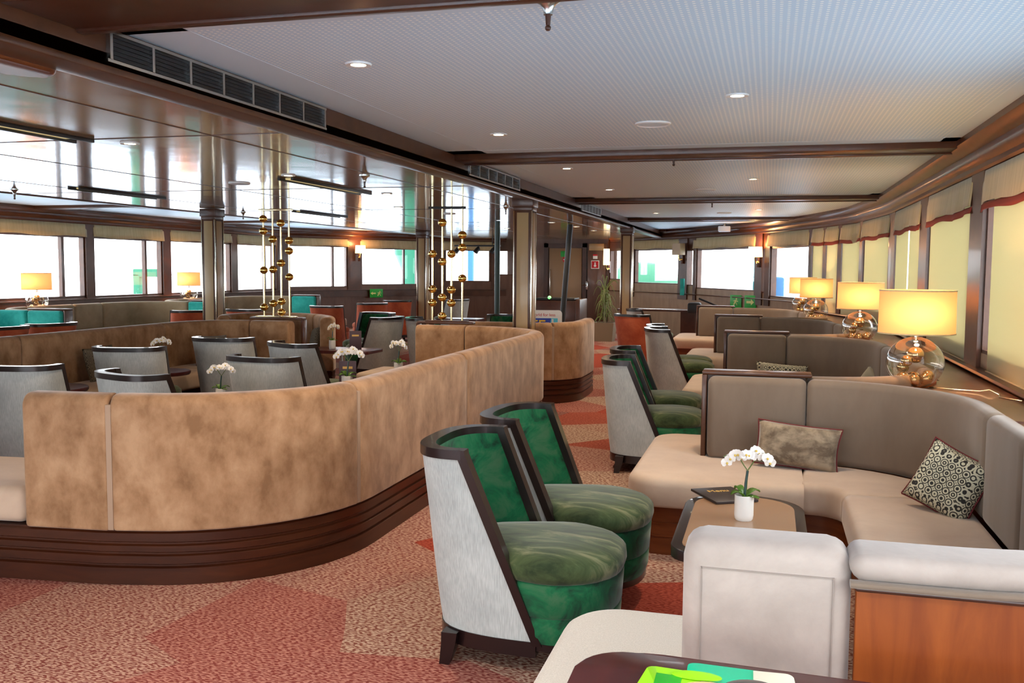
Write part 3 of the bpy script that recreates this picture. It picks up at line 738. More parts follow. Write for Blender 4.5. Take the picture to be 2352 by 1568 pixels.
def wall_bench(y0, y1, dx0, dx1, label, mx=1, cx=0, teal=(False,False,False), xw=1.04, backmat='velvet_brown', first=False, seatmat='seat'):
    """curved run of a booth between two partitions (y0 nearer): seats and backs"""
    root = thing('booth_sofa', label, 'sofa', (cx+.9*mx,(y0+y1)/2,0), 0, 'curved sofas along the hull')
    def fin(mb, name, mat, sm=60):
        if mx == -1: mb.rot(Matrix.Diagonal((-1,1,1,1)))
        mb.rot(Matrix.Translation((cx,0,0)))
        return mb.done(name, mat, root, world=True, smooth=sm)
    xa, xb = xw+dx0*.75, xw+dx1*.75
    r0, r1 = min(.82, xa-.23-dx0), min(.82, xb-.23-dx1)
    pts = [(.225+dx0,y0+.02)] + [(xa-r0+r0*math.sin(R(a)), y0+.02+r0-r0*math.cos(R(a))) for a in range(10,91,10)]
    pts += [(xb-r1+r1*math.cos(R(a)), y1-.02-r1+r1*math.sin(R(a))) for a in range(0,91,10)] + [(.225+dx1,y1-.02)]
    if first: pts = [(xa,y0+.16)] + [p for p in pts if p[1] > y0+.9]
    P = Path(pts)
    k1 = .45 if first else r0*PI/2+max(0, xa-r0-.225-dx0); k2 = P.L-(r1*PI/2+max(0, xb-r1-.225-dx1))
    cuts = [0, k1+.05, (k1+k2)/2, k2-.35, P.L] if k2-k1 > 1.2 else [0, k1+.05, k2-.2, P.L]
    nb = len(cuts)-1
    for k in range(nb):
        m = MB(); sweep(m, P, rrect(.0,.105,.435,.925,.042), cuts[k]+.004, cuts[k+1]-.004, .04)
        t = teal[min(k,2)] if nb == 3 else teal[min(k*3//nb,2)]
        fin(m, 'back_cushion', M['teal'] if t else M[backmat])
    m = MB(); sweep(m, P, [(-.012,.30),(.004,.30),(.004,.86),(-.012,.86)], 0, None, 0); fin(m, 'back_board', M['cherry'], 25)
    m = MB(); sweep(m, P, [(.0,0),(.60,0),(.60,.27),(.0,.27)], 0, None, 0); fin(m, 'plinth', M['plinthred'], 25)
    for a, b in ((0, k1-.02),(k1-.02,k2+.02),(k2+.02,P.L)):
        m = MB(); sweep(m, P, rrect(.09,.665,.275,.445,.045), a+.003, b-.003, .03); fin(m, 'seat', M[seatmat])
    return root, P
ys = [2.30, 5.70, 9.50, 12.85, 16.0]
dxs = [0, 0, -.05, -.33, -.80]
partition_bench(ys[0], 0, 'foreground bench, velvet back and woven seat paler with front light in their colour', cap=False, near=True, seatmat='seatlit')
bl = ['','grey-brown bench with cap rail and crushed velvet cushion, behind the orchid table','brown bench with cap rail behind the nearest patterned cushion','brown bench with cap rail, third from the camera','brown bench farthest forward on the starboard side']
for i in range(1,5): partition_bench(ys[i], dxs[i], bl[i])
wl = ['curved grey-brown sofa of the nearest booth, holding the black and cream cushion','curved brown sofa of the second booth beside the nearest lamp','curved brown sofa of the third booth beside the second lamp','curved olive sofa of the farthest booth by the bow windows']
for i in range(4): wall_bench(ys[i], ys[i+1], dxs[i], dxs[i+1], wl[i], first=(i == 0))
# foreground: cherry panel behind the nearest booth, with lit-tone velvet cushion roll on top
m = MB(); m.box(.205,1.42,2.17,2.20,0,.842,.004); cab = m.done('cherry_panel', M['cherry']); tag(cab, 'tall cherry wood panel at lower right, back of the nearest booth', 'panel')
MB().box(.203,1.42,2.163,2.212,.838,.850,.004).done('top_edge', M['trimdark'], cab)
P0 = Path([(.19,2.15),(.45,2.15),(1.0,2.22),(1.42,2.35)])
m = MB(); sweep(m, P0, rrect(.0,.17,.862,.922,.03), .0, None, .03); co = m.done('bench_bolster', M['velvet_brown_lit'], smooth=60)
tag(co, 'velvet back roll in lit tone lying along the top of the cherry panel', 'cushion')
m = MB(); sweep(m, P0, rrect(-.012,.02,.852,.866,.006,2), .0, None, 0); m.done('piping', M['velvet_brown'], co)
# ledge along the starboard hull and between the booths
led = MB()
led.prism([(1.09,2.2),(1.47,2.2),(1.47,12.5),(1.27,14.8),(.77,16.7),(.45,16.7),(.8,14.5),(1.02,12.5),(1.09,9.5)], .80, .835)
for i in range(1,5):
    y, d = ys[i], dxs[i]; n = 10; r = .80
    pl = [(.235+d,y-.01)] + [(1.04+d*.75-r+r*math.sin(R(a)), y-.02-r+r*math.cos(R(a))) for a in range(10,91,10)]
    pl += [(1.30+d*.6,y-.85),(1.30+d*.6,y+.85)] + [(1.04+d*.75-r+r*math.sin(R(a)), y+.02+r-r*math.cos(R(a))) for a in range(90,9,-10)] + [(.235+d,y+.01)]
    led.prism(pl, .815, .845)
struct(led.done('trim_50', M['ledge'], smooth=0))
# port booths, mirrored
CXP = -9.62
py = [3.1, 6.95, 10.75, 14.45, 18.15]
pl_ = ['','','port bench with wooden post and teal velvet back, behind the leftmost red chairs','port bench with wooden post and teal back, right of the left column','teal velvet port bench farthest forward beside the green exit sign']
for i in range(1,5): partition_bench(py[i], 0, pl_[i] or 'port bench outside the left edge of the picture', -1, CXP, teal=(i in (2,3,4)))
pw = ['','teal velvet port sofa at the left picture edge below the window lamp','taupe port sofa of two panels behind the red chair','pale taupe port sofa behind the left ball screen']
for i in range(1,4): wall_bench(py[i], py[i+1], 0, 0, pw[i], -1, CXP, teal=((True,True,True),(False,False,False),(False,False,False))[i-1], xw=1.2, backmat='porttaupe')
lp = MB(); lp.prism([(-10.82,2.2),(-10.82,18.9),(-11.42,18.9),(-11.42,2.2)], .80, .835)
struct(lp.done('trim_51', M['trim'], smooth=0))

# ------------------------------------------------------------------ tub chairs
def chair_outline(z, inset=0.0, n=26):
    f = (z-.12)/(.85-.12)
    xf = .17-.30*f; xb = -.27-.075*f**.8; w = .265+.035*f
    w -= inset; xb += inset*1.2
    pts = []; p = 2.9
    for k in range(n+1):
        th = -PI/2+PI*k/n
        c, s_ = abs(math.cos(th)), math.sin(th)
        q = (c**p+abs(s_)**p)**(-1/p)
        pts.append((xf-(xf-xb)*c*q, w*s_*q))
    return pts
def make_chair(label, inner, seatm, outer, group):
    r = thing('tub_chair', label, 'chair', (0,0,0), 0, group)
    zs = [.13,.2,.32,.46,.6,.72,.80,.835]
    MB().grid([[(x,y,z) for x,y in chair_outline(z)] for z in zs]).done('outer_shell', outer, r)
    rows = []
    for z in [.28,.40,.52,.64,.75,.832]: rows.append([(x,y,z) for x,y in chair_outline(z, .045)])
    MB().grid(rows).done('inner_back', inner, r)
    # top rail
    a, b = chair_outline(.835, -.006), chair_outline(.835, .044)
    lo = [(x,y,.825) for x,y in a]; hi = [(x,y,.862) for x,y in a]; hi2 = [(x,y,.862) for x,y in b]; lo2 = [(x,y,.825) for x,y in b]
    rows = [[lo[k],hi[k],hi2[k],lo2[k]] for k in range(len(lo))]
    m = MB(); m.grid(rows, True, True, True); m.done('top_rail', M['chairwood'], r)
    for s in (-1,1):
        m = MB(); rows = []
        for z in (.12,.3,.5,.7,.845,.862):
            o = chair_outline(min(z,.85), -.005); p = o[0] if s < 0 else o[-1]; q = chair_outline(min(z,.85), .05); p2 = q[0] if s < 0 else q[-1]
            x = p[0]
            rows.append([(x-.016,p[1],z),(x+.020,p[1],z),(x+.020,p2[1],z),(x-.016,p2[1],z)])
        m.grid(rows, True, True, True); m.done('arm_frame', M['chairwood'], r)
    # seat drum
    def so(g, n=36):
        pts = []
        for k in range(n):
            t = 2*PI*k/n; c, s_ = math.cos(t), math.sin(t); q = (abs(c)**2.5+abs(s_)**2.5)**(-1/2.5)
            x = .115+(.335+g)*c*q; hw = .235+.055*min(1,max(0,(x+.02)/.22))
            pts.append((x, (hw+g)*s_*q))
        return pts
    rows = [[(x,y,z) for x,y in so(g)] for z,g in ((.125,-.02),(.16,-.008),(.225,-.004),(.232,-.010),(.239,-.003),(.355,.004),(.366,-.004))]
    MB().grid(rows, True, True, True).done('seat_skirt', inner, r, smooth=70)
    rows = [[(x,y,z) for x,y in so(g)] for z,g in ((.364,-.01),(.372,.006),(.40,.014),(.435,.010),(.458,-.014),(.472,-.05),(.482,-.12),(.486,-.2))]
    MB().grid(rows, True, True, True).done('seat', seatm, r, smooth=70)
    rows = [[(x,y,z) for x,y in so(g)] for z,g in ((.095,-.03),(.10,-.018),(.128,-.018),(.13,-.03))]
    m = MB(); m.grid(rows, True, True, True)
    a = [(x,y) for x,y in chair_outline(.13,-.004)]; b = [(x,y) for x,y in chair_outline(.13,.05)]
    m.grid([[(p[0],p[1],.075),(p[0],p[1],.135),(q[0],q[1],.135),(q[0],q[1],.075)] for p,q in zip(a,b)], True, True, True)
    m.done('base_ring', M['chairwood'], r)
    for sx, sy, dxx in ((-.185,-.225,-.022),(-.185,.225,-.022),(.30,-.19,.015),(.30,.19,.015)):
        m = MB(); rows = []
        for t, w in ((0,.032),(.35,.029),(.7,.025),(1,.020)):
            z = .13*(1-t); x = sx+dxx*t**1.6; y = sy+(.008 if sy>0 else -.008)*t**1.6
            rows.append([(x-w,y-w,z),(x+w,y-w,z),(x+w,y+w,z),(x-w,y+w,z)])
        m.grid(rows, True, True, True).done('leg', M['chairwood'], r)
    return r
G = M
chairs = [  # x, y, angle, kind, label
 (-.985,3.62,0,'g','green velvet tub chair with pale grey back, nearest the camera'),
 (-.965,4.36,-4,'g','green velvet tub chair just behind the nearest green chair'),
 (-.90,7.26,4,'g','olive green tub chair at the second booth, nearer of its pair'),
 (-.985,8.17,3,'g','olive green tub chair at the second booth, farther of its pair'),
 (-1.06,11.1,16,'g','grey-backed tub chair at the third booth, nearer of its pair'),
 (-1.12,11.72,10,'g','dark green tub chair at the third booth, farther of its pair'),
 (-1.95,14.5,62,'r','terracotta red tub chair standing beside the forward column'),
 (-2.05,16.3,15,'g','grey-backed tub chair behind the terracotta chair by the forward column'),
 (-5.07,5.52,100,'g','grey-backed tub chair at the left picture edge behind the nearest sofa'),
 (-5.316,6.99,105,'g','grey-backed tub chair, left one in front of the long facing sofa'),
 (-3.915,5.35,70,'g','grey-backed tub chair peeping over the nearest sofa, lowest in view'),
 (-5.14,8.19,96,'g','grey-backed tub chair farthest back, beside the round table'),
 (-3.75,6.62,84,'g','grey-backed tub chair, right of the white flower sprig'),
 (-4.10,7.85,60,'g','grey-backed tub chair in front of the upright purple menu'),
 (-5.32,12.2,165,'g','grey-backed tub chair turned left, back to back with another'),
 (-4.52,12.2,20,'g','grey-backed tub chair turned right, back to back with another'),
 (-5.80,13.05,-105,'g','dark green tub chair facing the camera beyond the back-to-back pair'),
 (-3.74,13.2,-90,'g','dark green tub chair facing the camera, left of the nearest column'),
 (-6.75,19.6,150,'g','grey tub chair far forward seen through the right ball screen'),
 (-7.62,15.35,98,'r','terracotta red tub chair straight behind the half-round sofa'),
 (-7.52,16.9,130,'r','terracotta red tub chair tilted left, second of the far red group'),
 (-7.62,18.5,120,'r','terracotta red tub chair farthest forward on the port side'),
 (-8.85,12.9,138,'r','terracotta red tub chair just left of the left column'),
 (-8.20,13.6,100,'r','terracotta red tub chair just right of the left column'),
 (-8.45,8.62,165,'r','terracotta red tub chair at the left picture edge, only its top showing'),
 (-8.42,9.35,165,'r','terracotta red tub chair, second from the left picture edge'),
]
gp = {'g':'green velvet tub chairs with grey backs','r':'terracotta red tub chairs'}
proto = {}
for x,y,a,k,lab in chairs:
    if k not in proto:
        proto[k] = make_chair(lab, M['green'] if k == 'g' else M['terracotta'], M['greenseat'] if k == 'g' else M['terracotta'], M['chairgrey'] if k == 'g' else M['terracotta'], gp[k])
        proto[k].location = (x,y,0); proto[k].rotation_euler = (0,0,R(a))
    else: dup(proto[k], (x,y,0), R(a), lab)

# ------------------------------------------------------------------ tables
def rr_poly(x0,x1,y0,y1,rn,rf,n=8):
    return arc((x1-rn,y0+rn),rn,-90,0,n)+arc((x1-rf,y1-rf),rf,0,90,n)+arc((x0+rf,y1-rf),rf,90,180,n)+arc((x0+rn,y0+rn),rn,180,270,n)
t1 = thing('coffee_table', 'low brown glass-topped table with dark rim, carrying orchid and menu', 'table', (-.08,3.85,0))
TZ = .55
MB().prism(rr_poly(-.325,.165,3.32,4.25,.10,.21), TZ-.045, TZ-.004, .004).done('rim', M['chairwood'], t1, world=True)
MB().prism(rr_poly(-.285,.125,3.36,4.205,.07,.18), TZ-.006, TZ).done('glass_top', M['tabletop'], t1, world=True, smooth=20)
MB().box(-.14,-.02,3.6,3.98,.02,TZ-.045,.01).done('pedestal', M['chairwood'], t1, world=True)
MB().prism(rr_poly(-.27,.11,3.5,4.1,.08,.08), 0, .025).done('foot', M['chairwood'], t1, world=True)
t0 = thing('lounge_table', 'dark mahogany table in the foreground with rounded corner', 'table', (.1,1.6,0))
m = MB(); poly = [(-.372,1.25),(.62,1.25),(.62,1.86)] + arc((.50,1.86),.1,0,84,4)[1:] + [(.42,1.945)] + [(-.20,1.982)] + arc((-.262,1.872),.11,78,180,8) 
m.prism(poly, .675, .72, .008); m.done('top', M['tabledark'], t0, world=True)
MB().box(.03,.17,1.42,1.66,.02,.675,.01).done('pedestal', M['chairwood'], t0, world=True)
MB().prism(rr_poly(-.15,.35,1.3,1.78,.08,.08), 0, .025).done('foot', M['chairwood'], t0, world=True)
def round_table(x, y, z, r_, label, square=None):
    t = thing('round_table' if not square else 'side_table', label, 'table', (x,y,0), 0, 'small dark tables')
    if square: MB().prism(rr_poly(x-square[0],x+square[0],y-square[1],y+square[1],.06,.06), z-.035, z, .006).done('top', M['tabledark'], t, world=True)
    else: MB().lathe([(.0001,z-.035),(r_-.01,z-.035),(r_,z-.02),(r_,z-.006),(r_-.006,z),(.0001,z)], (x,y), 32).done('top', M['tabledark'], t, world=True)
    MB().tube([(x,y,.02),(x,y,z-.035)], .03, 12).done('pedestal', M['steel'], t, world=True)
    MB().lathe([(.0001,0),(.2,0),(.2,.012),(.03,.028),(.0001,.028)], (x,y), 24).done('foot', M['chairwood'], t, world=True)
round_table(-5.50,7.62,.56,.24,'small round dark table before the long facing sofa, beside the upper grey chair')
round_table(-5.62,6.28,.56,.30,'small round dark table with black menu, left of the lower grey chair')
round_table(-3.28,8.15,.56,.3,'glossy table with orchid just inside the nearest sofa', (.26,.34))
round_table(-3.14,6.85,.56,.3,'table with orchid and upright menu hidden behind the nearest sofa', (.24,.3))
round_table(-4.86,10.13,.58,.3,'dark rectangular table with orchid and purple menu beyond the left screen', (.42,.26))
round_table(-.25,9.0+0.0,.5,.25,'low table in the second starboard booth', (.2,.3)) if False else None
round_table(-4.9,14.6,.72,.4,'pale reflecting table seen through the right ball screen', (.36,.26))
# high counter table near the bow
t = thing('bar_table', 'long dark counter with chrome edge below the bow windows', 'table', (-2.2,19.6,0))
m = MB(); m.obox((-2.05,19.3), R(-8), 1.9, .5, .70, .735, .004); m.done('top', M['trimdark'], t, world=True)
m = MB(); m.obox((-2.05,19.04), R(-8), 1.9, .03, .728, .745, .003); m.done('chrome_edge', M['steel'], t, world=True)
for k in (-.7,.5):
    m = MB(); m.obox((-2.05+k,19.3-k*.14), R(-8), .3, .3, 0, .70); m.done('leg', M['trimdark'], t, world=True)

# ------------------------------------------------------------------ orchids, menus, cushions
def petal(m, ang, l, w, tilt, c):
    pts = []
    for i, (t, ww) in enumerate(((0,.15),(.3,.75),(.6,1),(.85,.7),(1,.1))):
        pts.append((t, ww))
    rows = []
    for t, ww in pts:
        rows.append([(c[0], c[1], c[2])] ) if False else None
        row = []
        for s in (-1,0,1):
            u = l*t; v = w*ww*s*.5
            x = u*math.cos(ang)-v*math.sin(ang); z = u*math.sin(ang)+v*math.cos(ang)
            y = -tilt*t*(1-.5*t) + .12*abs(s)*w*ww
            row.append((x,y,z))
        rows.append(row)
    m.grid([[(r[0]+c[0], r[1]+c[1], r[2]+c[2]) for r in row] for row in rows])
def flower_mesh(s=1.0):
    m = MB()
    for k, (a,l,w) in enumerate(((90,.020,.018),(210,.020,.017),(330,.020,.017),(162,.022,.026),(18,.022,.026))):
        petal(m, R(a), l*s, w*s, .006*s, (0,0,0))
    return m
def make_orchid(label, x, y, z, size=1.0, n=12, seed=1, group='potted white orchids', rz=0):
    rnd = random.Random(seed)
    r = thing('potted_orchid', label, 'orchid', (x,y,z), rz, group)
    MB().lathe([(.0001,0),(.030,0),(.034,.006),(.036,.02),(.036,.095),(.034,.097),(.032,.093),(.032,.08),(.0001,.08)], seg=28).done('pot', M['white'], r)
    for k, (a, l, up) in enumerate(((200,.06,.02),(20,.07,.022),(320,.06,.006),(120,.055,.03),(60,.07,.012))):
        m = MB(); rows = []
        for i in range(7):
            t = i/6; w = .016*math.sin(PI*(.12+.86*t))**.7; rr_ = l*t
            zc = .088+up*math.sin(PI*min(1,t*.8))*1.2; ca, sa = math.cos(R(a)), math.sin(R(a))
            rows.append([(rr_*ca-w*sa*s_, rr_*sa+w*ca*s_, zc+.004*abs(s_)) for s_ in (-1,0,1)])
        m.grid(rows); o = m.done('leaf', M['leaf'], r); md = o.modifiers.new('t','SOLIDIFY'); md.thickness = .003
    m = MB(); m.tube([(0,0,.08),(.004,0,.14),(.010,0,.19)], .005, 8); m.done('sleeve', M['stake'], r)
    for sgn in (-1,1):
        pts = [(.006,0,.08),(.010,0,.19)]
        for i in range(1,8):
            t = i/7; pts.append((.010+sgn*.088*t**1.1+.004*sgn, .004*math.sin(i), .19+.075*math.sin(PI*.5*min(1,t*1.25))-.035*max(0,t-.6)**1.0*1.6))
        MB().tube(pts, [.0025]*len(pts), 6).done('stem', M['stem'], r)
    fm = flower_mesh().done('flower', M['petal'], r, smooth=60); cm = MB().ball((0,-.006,-.002), .0045, 8, 6).done('flower_centre', M['pollen'], fm)
    first = True
    for i in range(n):
        t = (i+.5)/n; u = (t-.5)*2
        px = .010+u*.088; pz = .258-.032*abs(u)**2.2+rnd.uniform(-.012,.012)
        f = fm if first else fm.copy()
        if not first:
            C.objects.link(f); c2 = cm.copy(); C.objects.link(c2); c2.parent = f
        first = False
        f.parent = r; f.location = (px, -.012+rnd.uniform(-.012,.012), pz); f.rotation_euler = (rnd.uniform(-.5,.3), rnd.uniform(-.3,.3), rnd.uniform(-.6,.6)); f.scale = (1.05,1.05,1.05)
    if size != 1: r.scale = (size,)*3
    return r
orch = make_orchid('potted white orchid in full bloom on the brown glass table', -.075, 3.81, TZ, 1.05, 13, rz=R(15))
dup(orch, (-3.25,6.85,.56), R(40), 'potted white orchid over the nearest sofa back, beside an upright menu', scale=(1.25,)*3)
dup(orch, (-3.30,8.05,.56), R(-20), 'potted white orchid on the glossy table before the taupe sofa end', scale=(1.15,)*3)
dup(orch, (-4.98,10.10,.58), R(80), 'potted white orchid beside the purple menu beyond the left screen', scale=(1.1,)*3)
dup(orch, (-5.62,7.72,.56), R(70), 'potted white orchid left of the uppermost grey chair', scale=(1.1,)*3)
dup(orch, (-3.86,6.0,.56), R(30), 'white orchid sprig just left of the middle grey chair, above the sofa back', scale=(1.0,)*3)
round_table(-3.80,6.02,.56,.18,'small round dark table under the orchid left of the middle grey chair')
def text(body, size, mat, parent, loc, rot, extrude=.0006, align='CENTER', name='lettering'):
    cu = bpy.data.curves.new(name, 'FONT'); cu.body = body; cu.size = size; cu.extrude = extrude; cu.align_x = align; cu.align_y = 'CENTER'
    t_ = bpy.data.objects.new('tmp_text', cu); C.objects.link(t_); bpy.context.view_layer.update()
    me = bpy.data.meshes.new_from_object(t_.evaluated_get(bpy.context.evaluated_depsgraph_get())); me.name = name; bpy.data.objects.remove(t_); bpy.data.curves.remove(cu)
    o = bpy.data.objects.new(name, me); C.objects.link(o); me.materials.clear(); me.materials.append(mat); o.parent = parent; o.location = loc; o.rotation_euler = rot; return o
mn = thing('menu_folder', 'black folded menu with gold lettering lying on the brown glass table', 'menu', (-.17,4.18,TZ), R(30), 'menus')
m = MB(); m.box(-.10,.10,-.125,.125,.001,.012,.002); m.done('cover', M['menu'], mn)
text('Menu', .045, M['gold_print'], mn, (.0,.055,.0125), (0,0,0))
def standing_menu(x, y, z, rz, label):
    r = thing('standing_menu', label, 'menu', (x,y,z), rz, 'menus')
    MB().box(-.07,.07,-.004,.004,0,.22,.002).done('card', M['menupurple'], r)
    m = MB(); m.box(-.04,.04,-.006,-.003,.155,.175); m.done('gold_print', M['gold_print'], r)
standing_menu(-3.33,7.03,.56,R(20),'upright purple menu card left of the orchid behind the nearest sofa')
standing_menu(-4.70,10.14,.58,R(25),'upright purple menu card on the table beyond the left screen')
r = thing('menu_folder', 'black menu lying on the round table before the long sofa', 'menu', (-5.6,6.25,.56), R(20), 'menus')
MB().box(-.12,.12,-.08,.08,.001,.012,.002).done('cover', M['menu'], r)

def cushion(label, loc, rot, w, h, d, mat, pipe=None, group='scatter cushions', bulge=1.0):
    """pillow standing in its own xz plane"""
    r = thing('scatter_cushion', label, 'cushion', loc, 0, group); r.rotation_euler = rot
    n = 14; m = MB()
    for s in (-1,1):
        rows = []
        for i in range(n+1):
            u = -1+2*i/n; row = []
            for j in range(n+1):
                v = -1+2*j/n
                pin = 1-.07*(1-u*u)*abs(v)**3; pinu = 1-.07*(1-v*v)*abs(u)**3
                t = ((1-u**4)*(1-v**4))**.5
                row.append((u*w/2*pinu, s*d/2*t, h/2+v*h/2*pin))
            rows.append(row)
        m.grid(rows)
    m.done('cover', mat, r, smooth=80)
    if pipe:
        pts = []
        for i in range(4*n):
            k, q = divmod(i, n); u = -1+2*q/n
            a, b = ((u,-1),(1,u),(-u,1),(-1,-u))[k]
            pts.append((a*w/2*(1-.07*(1-b*b)*abs(a)**3), 0, h/2+b*h/2*(1-.07*(1-a*a)*abs(b)**3)))
        pts.append(pts[0]); MB().tube(pts, .005, 6, False).done('piping', pipe, r)
    return r
cushion('crushed velvet oblong cushion with maroon piping against the nearest bench back', (.16,5.40,.445), (R(-16),R(4),R(-8)), .46, .25, .12, M['crushed'], M['piping'])
cushion('square black and cream ring-patterned cushion with maroon piping in the sofa corner', (.75,4.62,.445), (R(-22),R(18),R(-42)), .33, .31, .13, M['rings'], M['piping'])
cushion('oblong ring-patterned cushion on the second bench, behind the nearest cap rail', (.12,9.22,.455), (R(-14),R(4),0), .48, .21, .11, M['rings'])
cushion('small pale cushion corner in the second booth left of the nearest lamp', (.80,8.7,.445), (R(-15),R(30),R(-45)), .24, .26, .1, M['cushpale'])
cushion('dark patterned cushion on the long facing sofa, upper of two', (-6.10,7.55,.455), (R(-14),R(-3),R(82)), .36, .33, .12, M['ringsdim'])
cushion('dark grey cushion on the long facing sofa at the left picture edge', (-6.10,6.05,.455), (R(-14),R(-6),R(84)), .40, .33, .12, M['cushgrey'])
cushion('grey cushion leaning in the corner of the long facing sofa', (-5.92,9.05,.455), (R(-14),0,R(40)), .34, .34, .12, M['cushgrey'])
cushion('brown ring-patterned cushion on the half-round sofa', (-5.62,10.86,.455), (R(-14),R(-8),R(-48)), .32, .34, .12, M['ringsdim'])

# ------------------------------------------------------------------ table lamps
def make_lamp(label, loc, group='glass globe table lamps'):
    r = thing('table_lamp', label, 'lamp', loc, 0, group)
    rg = .165; zc = .155
    prof = [(rg*math.sin(PI*k/22)*1.0, zc-rg*.94*math.cos(PI*k/22)) for k in range(2,22)]
    MB().lathe(prof, seg=40, cap0=True).done('glass_globe', M['globe'], r, smooth=80)
    for (x,y,z,q) in ((-.07,-.03,.06,.04),(.0,.05,.055,.042),(.06,-.02,.06,.04),(-.06,.05,.12,.036),(-.01,-.06,.055,.035),(.08,.04,.075,.033),(.0,.0,.20,.05),(-.05,-.02,.165,.035)):
        MB().ball((x,y,z), q, 16, 10).done('inner_ball', M['amber'], r)
    MB().tube([(0,0,.295),(0,0,.45)], .012, 12).done('neck', M['steel'], r)
    sh = MB(); R1, R0 = .217, .214
    sh.lathe([(R1,.333),(R0,.588)], seg=48); sh.done('shade', M['lampshade'], r)
    for z, q in ((.333,R1),(.588,R0)):
        MB().lathe([(q-.002,z-.004),(q+.003,z-.004),(q+.003,z+.004),(q-.002,z+.004),(q-.002,z-.004)], seg=48).done('shade_rim', M['valance'], r)
    MB().ball((0,0,.455), .028, 12, 8).done('bulb', M['bulb'], r)
    l = bpy.data.lights.new('lamp_glow','POINT'); l.energy = 9; l.color = (1,.56,.27); l.shadow_soft_size = .035
    o = bpy.data.objects.new('lamp_glow', l); C.objects.link(o); o.parent = r; o.location = (0,-.10,.455)
    return r
lamp = make_lamp('large lit table lamp on glass globe, nearest the camera', (.86,6.08,.845))
dup(lamp, (.86,9.74,.845), 0, 'lit table lamp on glass globe, second from the camera on the starboard ledge')
dup(lamp, (.62,13.55,.845), 0, 'lit table lamp on glass globe, third from the camera')
dup(lamp, (.52,15.9,.845), 0, 'lit table lamp half hidden behind the third starboard lamp')
dup(lamp, (-10.95,12.05,.835), 0, 'lit table lamp on the port ledge at the left picture edge')
dup(lamp, (-10.95,16.0,.835), 0, 'lit table lamp on the port ledge just left of the left column')
m = MB(); m.tube([(.95,6.1,.85),(1.1,6.0,.852),(1.2,5.95,.855),(1.24,5.9,.87),(1.28,5.86,.85),(1.26,5.75,.848),(1.34,5.6,.85)], .004, 6)
tag(m.done('lamp_cord', M['steel']), 'thin clear lamp cord on the ledge behind the nearest lamp', 'cord')

# ------------------------------------------------------------------ sconces, signs, plant, forward furniture
def sconce(x, y, z, ang, label, lit=True, w=.24, h=.2):
    r = thing('wall_sconce', label, 'lamp', (x,y,z), ang, 'wall sconces')
    MB().box(-.03,.03,-.02,.02,-.3,.0,.006).done('back_plate', M['trim'], r)
    m = MB(); m.tube([(0,-.02,-.2),(0,-.08,-.22),(0,-.12,-.16),(0,-.12,-.1)], .012, 8); m.ball((0,-.03,-.2), .03, 10, 8); m.done('brass_arm', M['brass'], r)
    m = MB(); rows = []
    for zz, k in ((-.1,1),(h-.1,.92)): rows.append([(sx*w/2*k, -.12+sy*.07, zz) for sx,sy in ((-1,-1),(1,-1),(1,1),(-1,1))])
    m.grid(rows, True); m.done('shade', M['sconce'] if lit else M['column'], r, smooth=0)
    if lit:
        l = bpy.data.lights.new('sconce_glow','POINT'); l.energy = 10; l.color = (1,.42,.15); l.shadow_soft_size = .05
        o = bpy.data.objects.new('sconce_glow', l); C.objects.link(o); o.parent = r; o.location = (0,-.12,.14)
sconce(-.22,18.98,1.90,R(-35),'lit wall sconce between the two right bow windows')
sconce(-1.95,21.85,1.98,R(-45),'unlit wall sconce on the bow post right of the forward column', False, .3, .26)
sconce(-10.08,22.0,2.0,R(40),'lit wall sconce on the port bow post behind the red chairs')
sconce(-4.05,24.3,1.75,R(-30),'slim lit wall sconce beside the forward doors', True, .1, .42)
def flat_sign(x, y, z, ang, w, h, label, bg, kind):
    r = thing('safety_sign', label, 'sign', (x,y,z), ang, None)
    MB().box(-w/2,w/2,-.006,0,-h/2,h/2,.002).done('plate', bg, r)
    return r
def arrow(r, mat, cx, s, flip=1):
    m = MB(); m.prism([(cx-flip*s,-s*.25),(cx+flip*s*.2,-s*.25),(cx+flip*s*.2,-s*.6),(cx+flip*s,0),(cx+flip*s*.2,s*.6),(cx+flip*s*.2,s*.25),(cx-flip*s,s*.25)], 0, .003)
    m.rot(Matrix.Rotation(PI/2,4,'X')); m.rot(Matrix.Translation((0,-.007,0))); m.done('arrow', mat, r, smooth=0)
def runner(r, mat, cx, s):
    m = MB()
    for pl in ([(-.1,.1),(.15,.05),(.05,-.2),(-.2,-.15)],[(-.2,-.12),(0,-.15),(-.25,-.6),(-.4,-.55)],[(-.02,-.18),(.1,-.2),(.3,-.5),(.2,-.55)],[(.1,.05),(.4,-.02),(.4,-.1),(.1,-.06)],[(-.08,.1),(-.4,.0),(-.38,-.08),(-.1,.0)]): m.prism([(cx+a*s,b*s+.1*s) for a,b in pl], 0, .003)
    m.prism([(cx+.12*s+.12*s*math.cos(R(a)), .32*s+.12*s*math.sin(R(a))) for a in range(0,360,40)], 0, .003)
    m.rot(Matrix.Rotation(PI/2,4,'X')); m.rot(Matrix.Translation((0,-.007,0))); m.done('running_figure', mat, r, smooth=0)
for (x,y,z,a,lab) in ((-.66,19.72,.90,R(-42),'left of the pair of green exit signs under the bow window'),(-.36,19.22,.91,R(-42),'right of the pair of green exit signs under the bow window')):
    s = flat_sign(x,y,z,a,.31,.27,lab,M['signgreen'],None)
    if 'left' in lab: runner(s, M['signyellow'], 0, .17)
    else: arrow(s, M['signyellow'], 0, .1)
s = flat_sign(-9.78,22.38,.88,R(46),.36,.22,'green exit sign with arrow below the port bow window',M['signgreen'],None); runner(s, M['signyellow'], .08, .14); arrow(s, M['signyellow'], -.09, .07, -1)
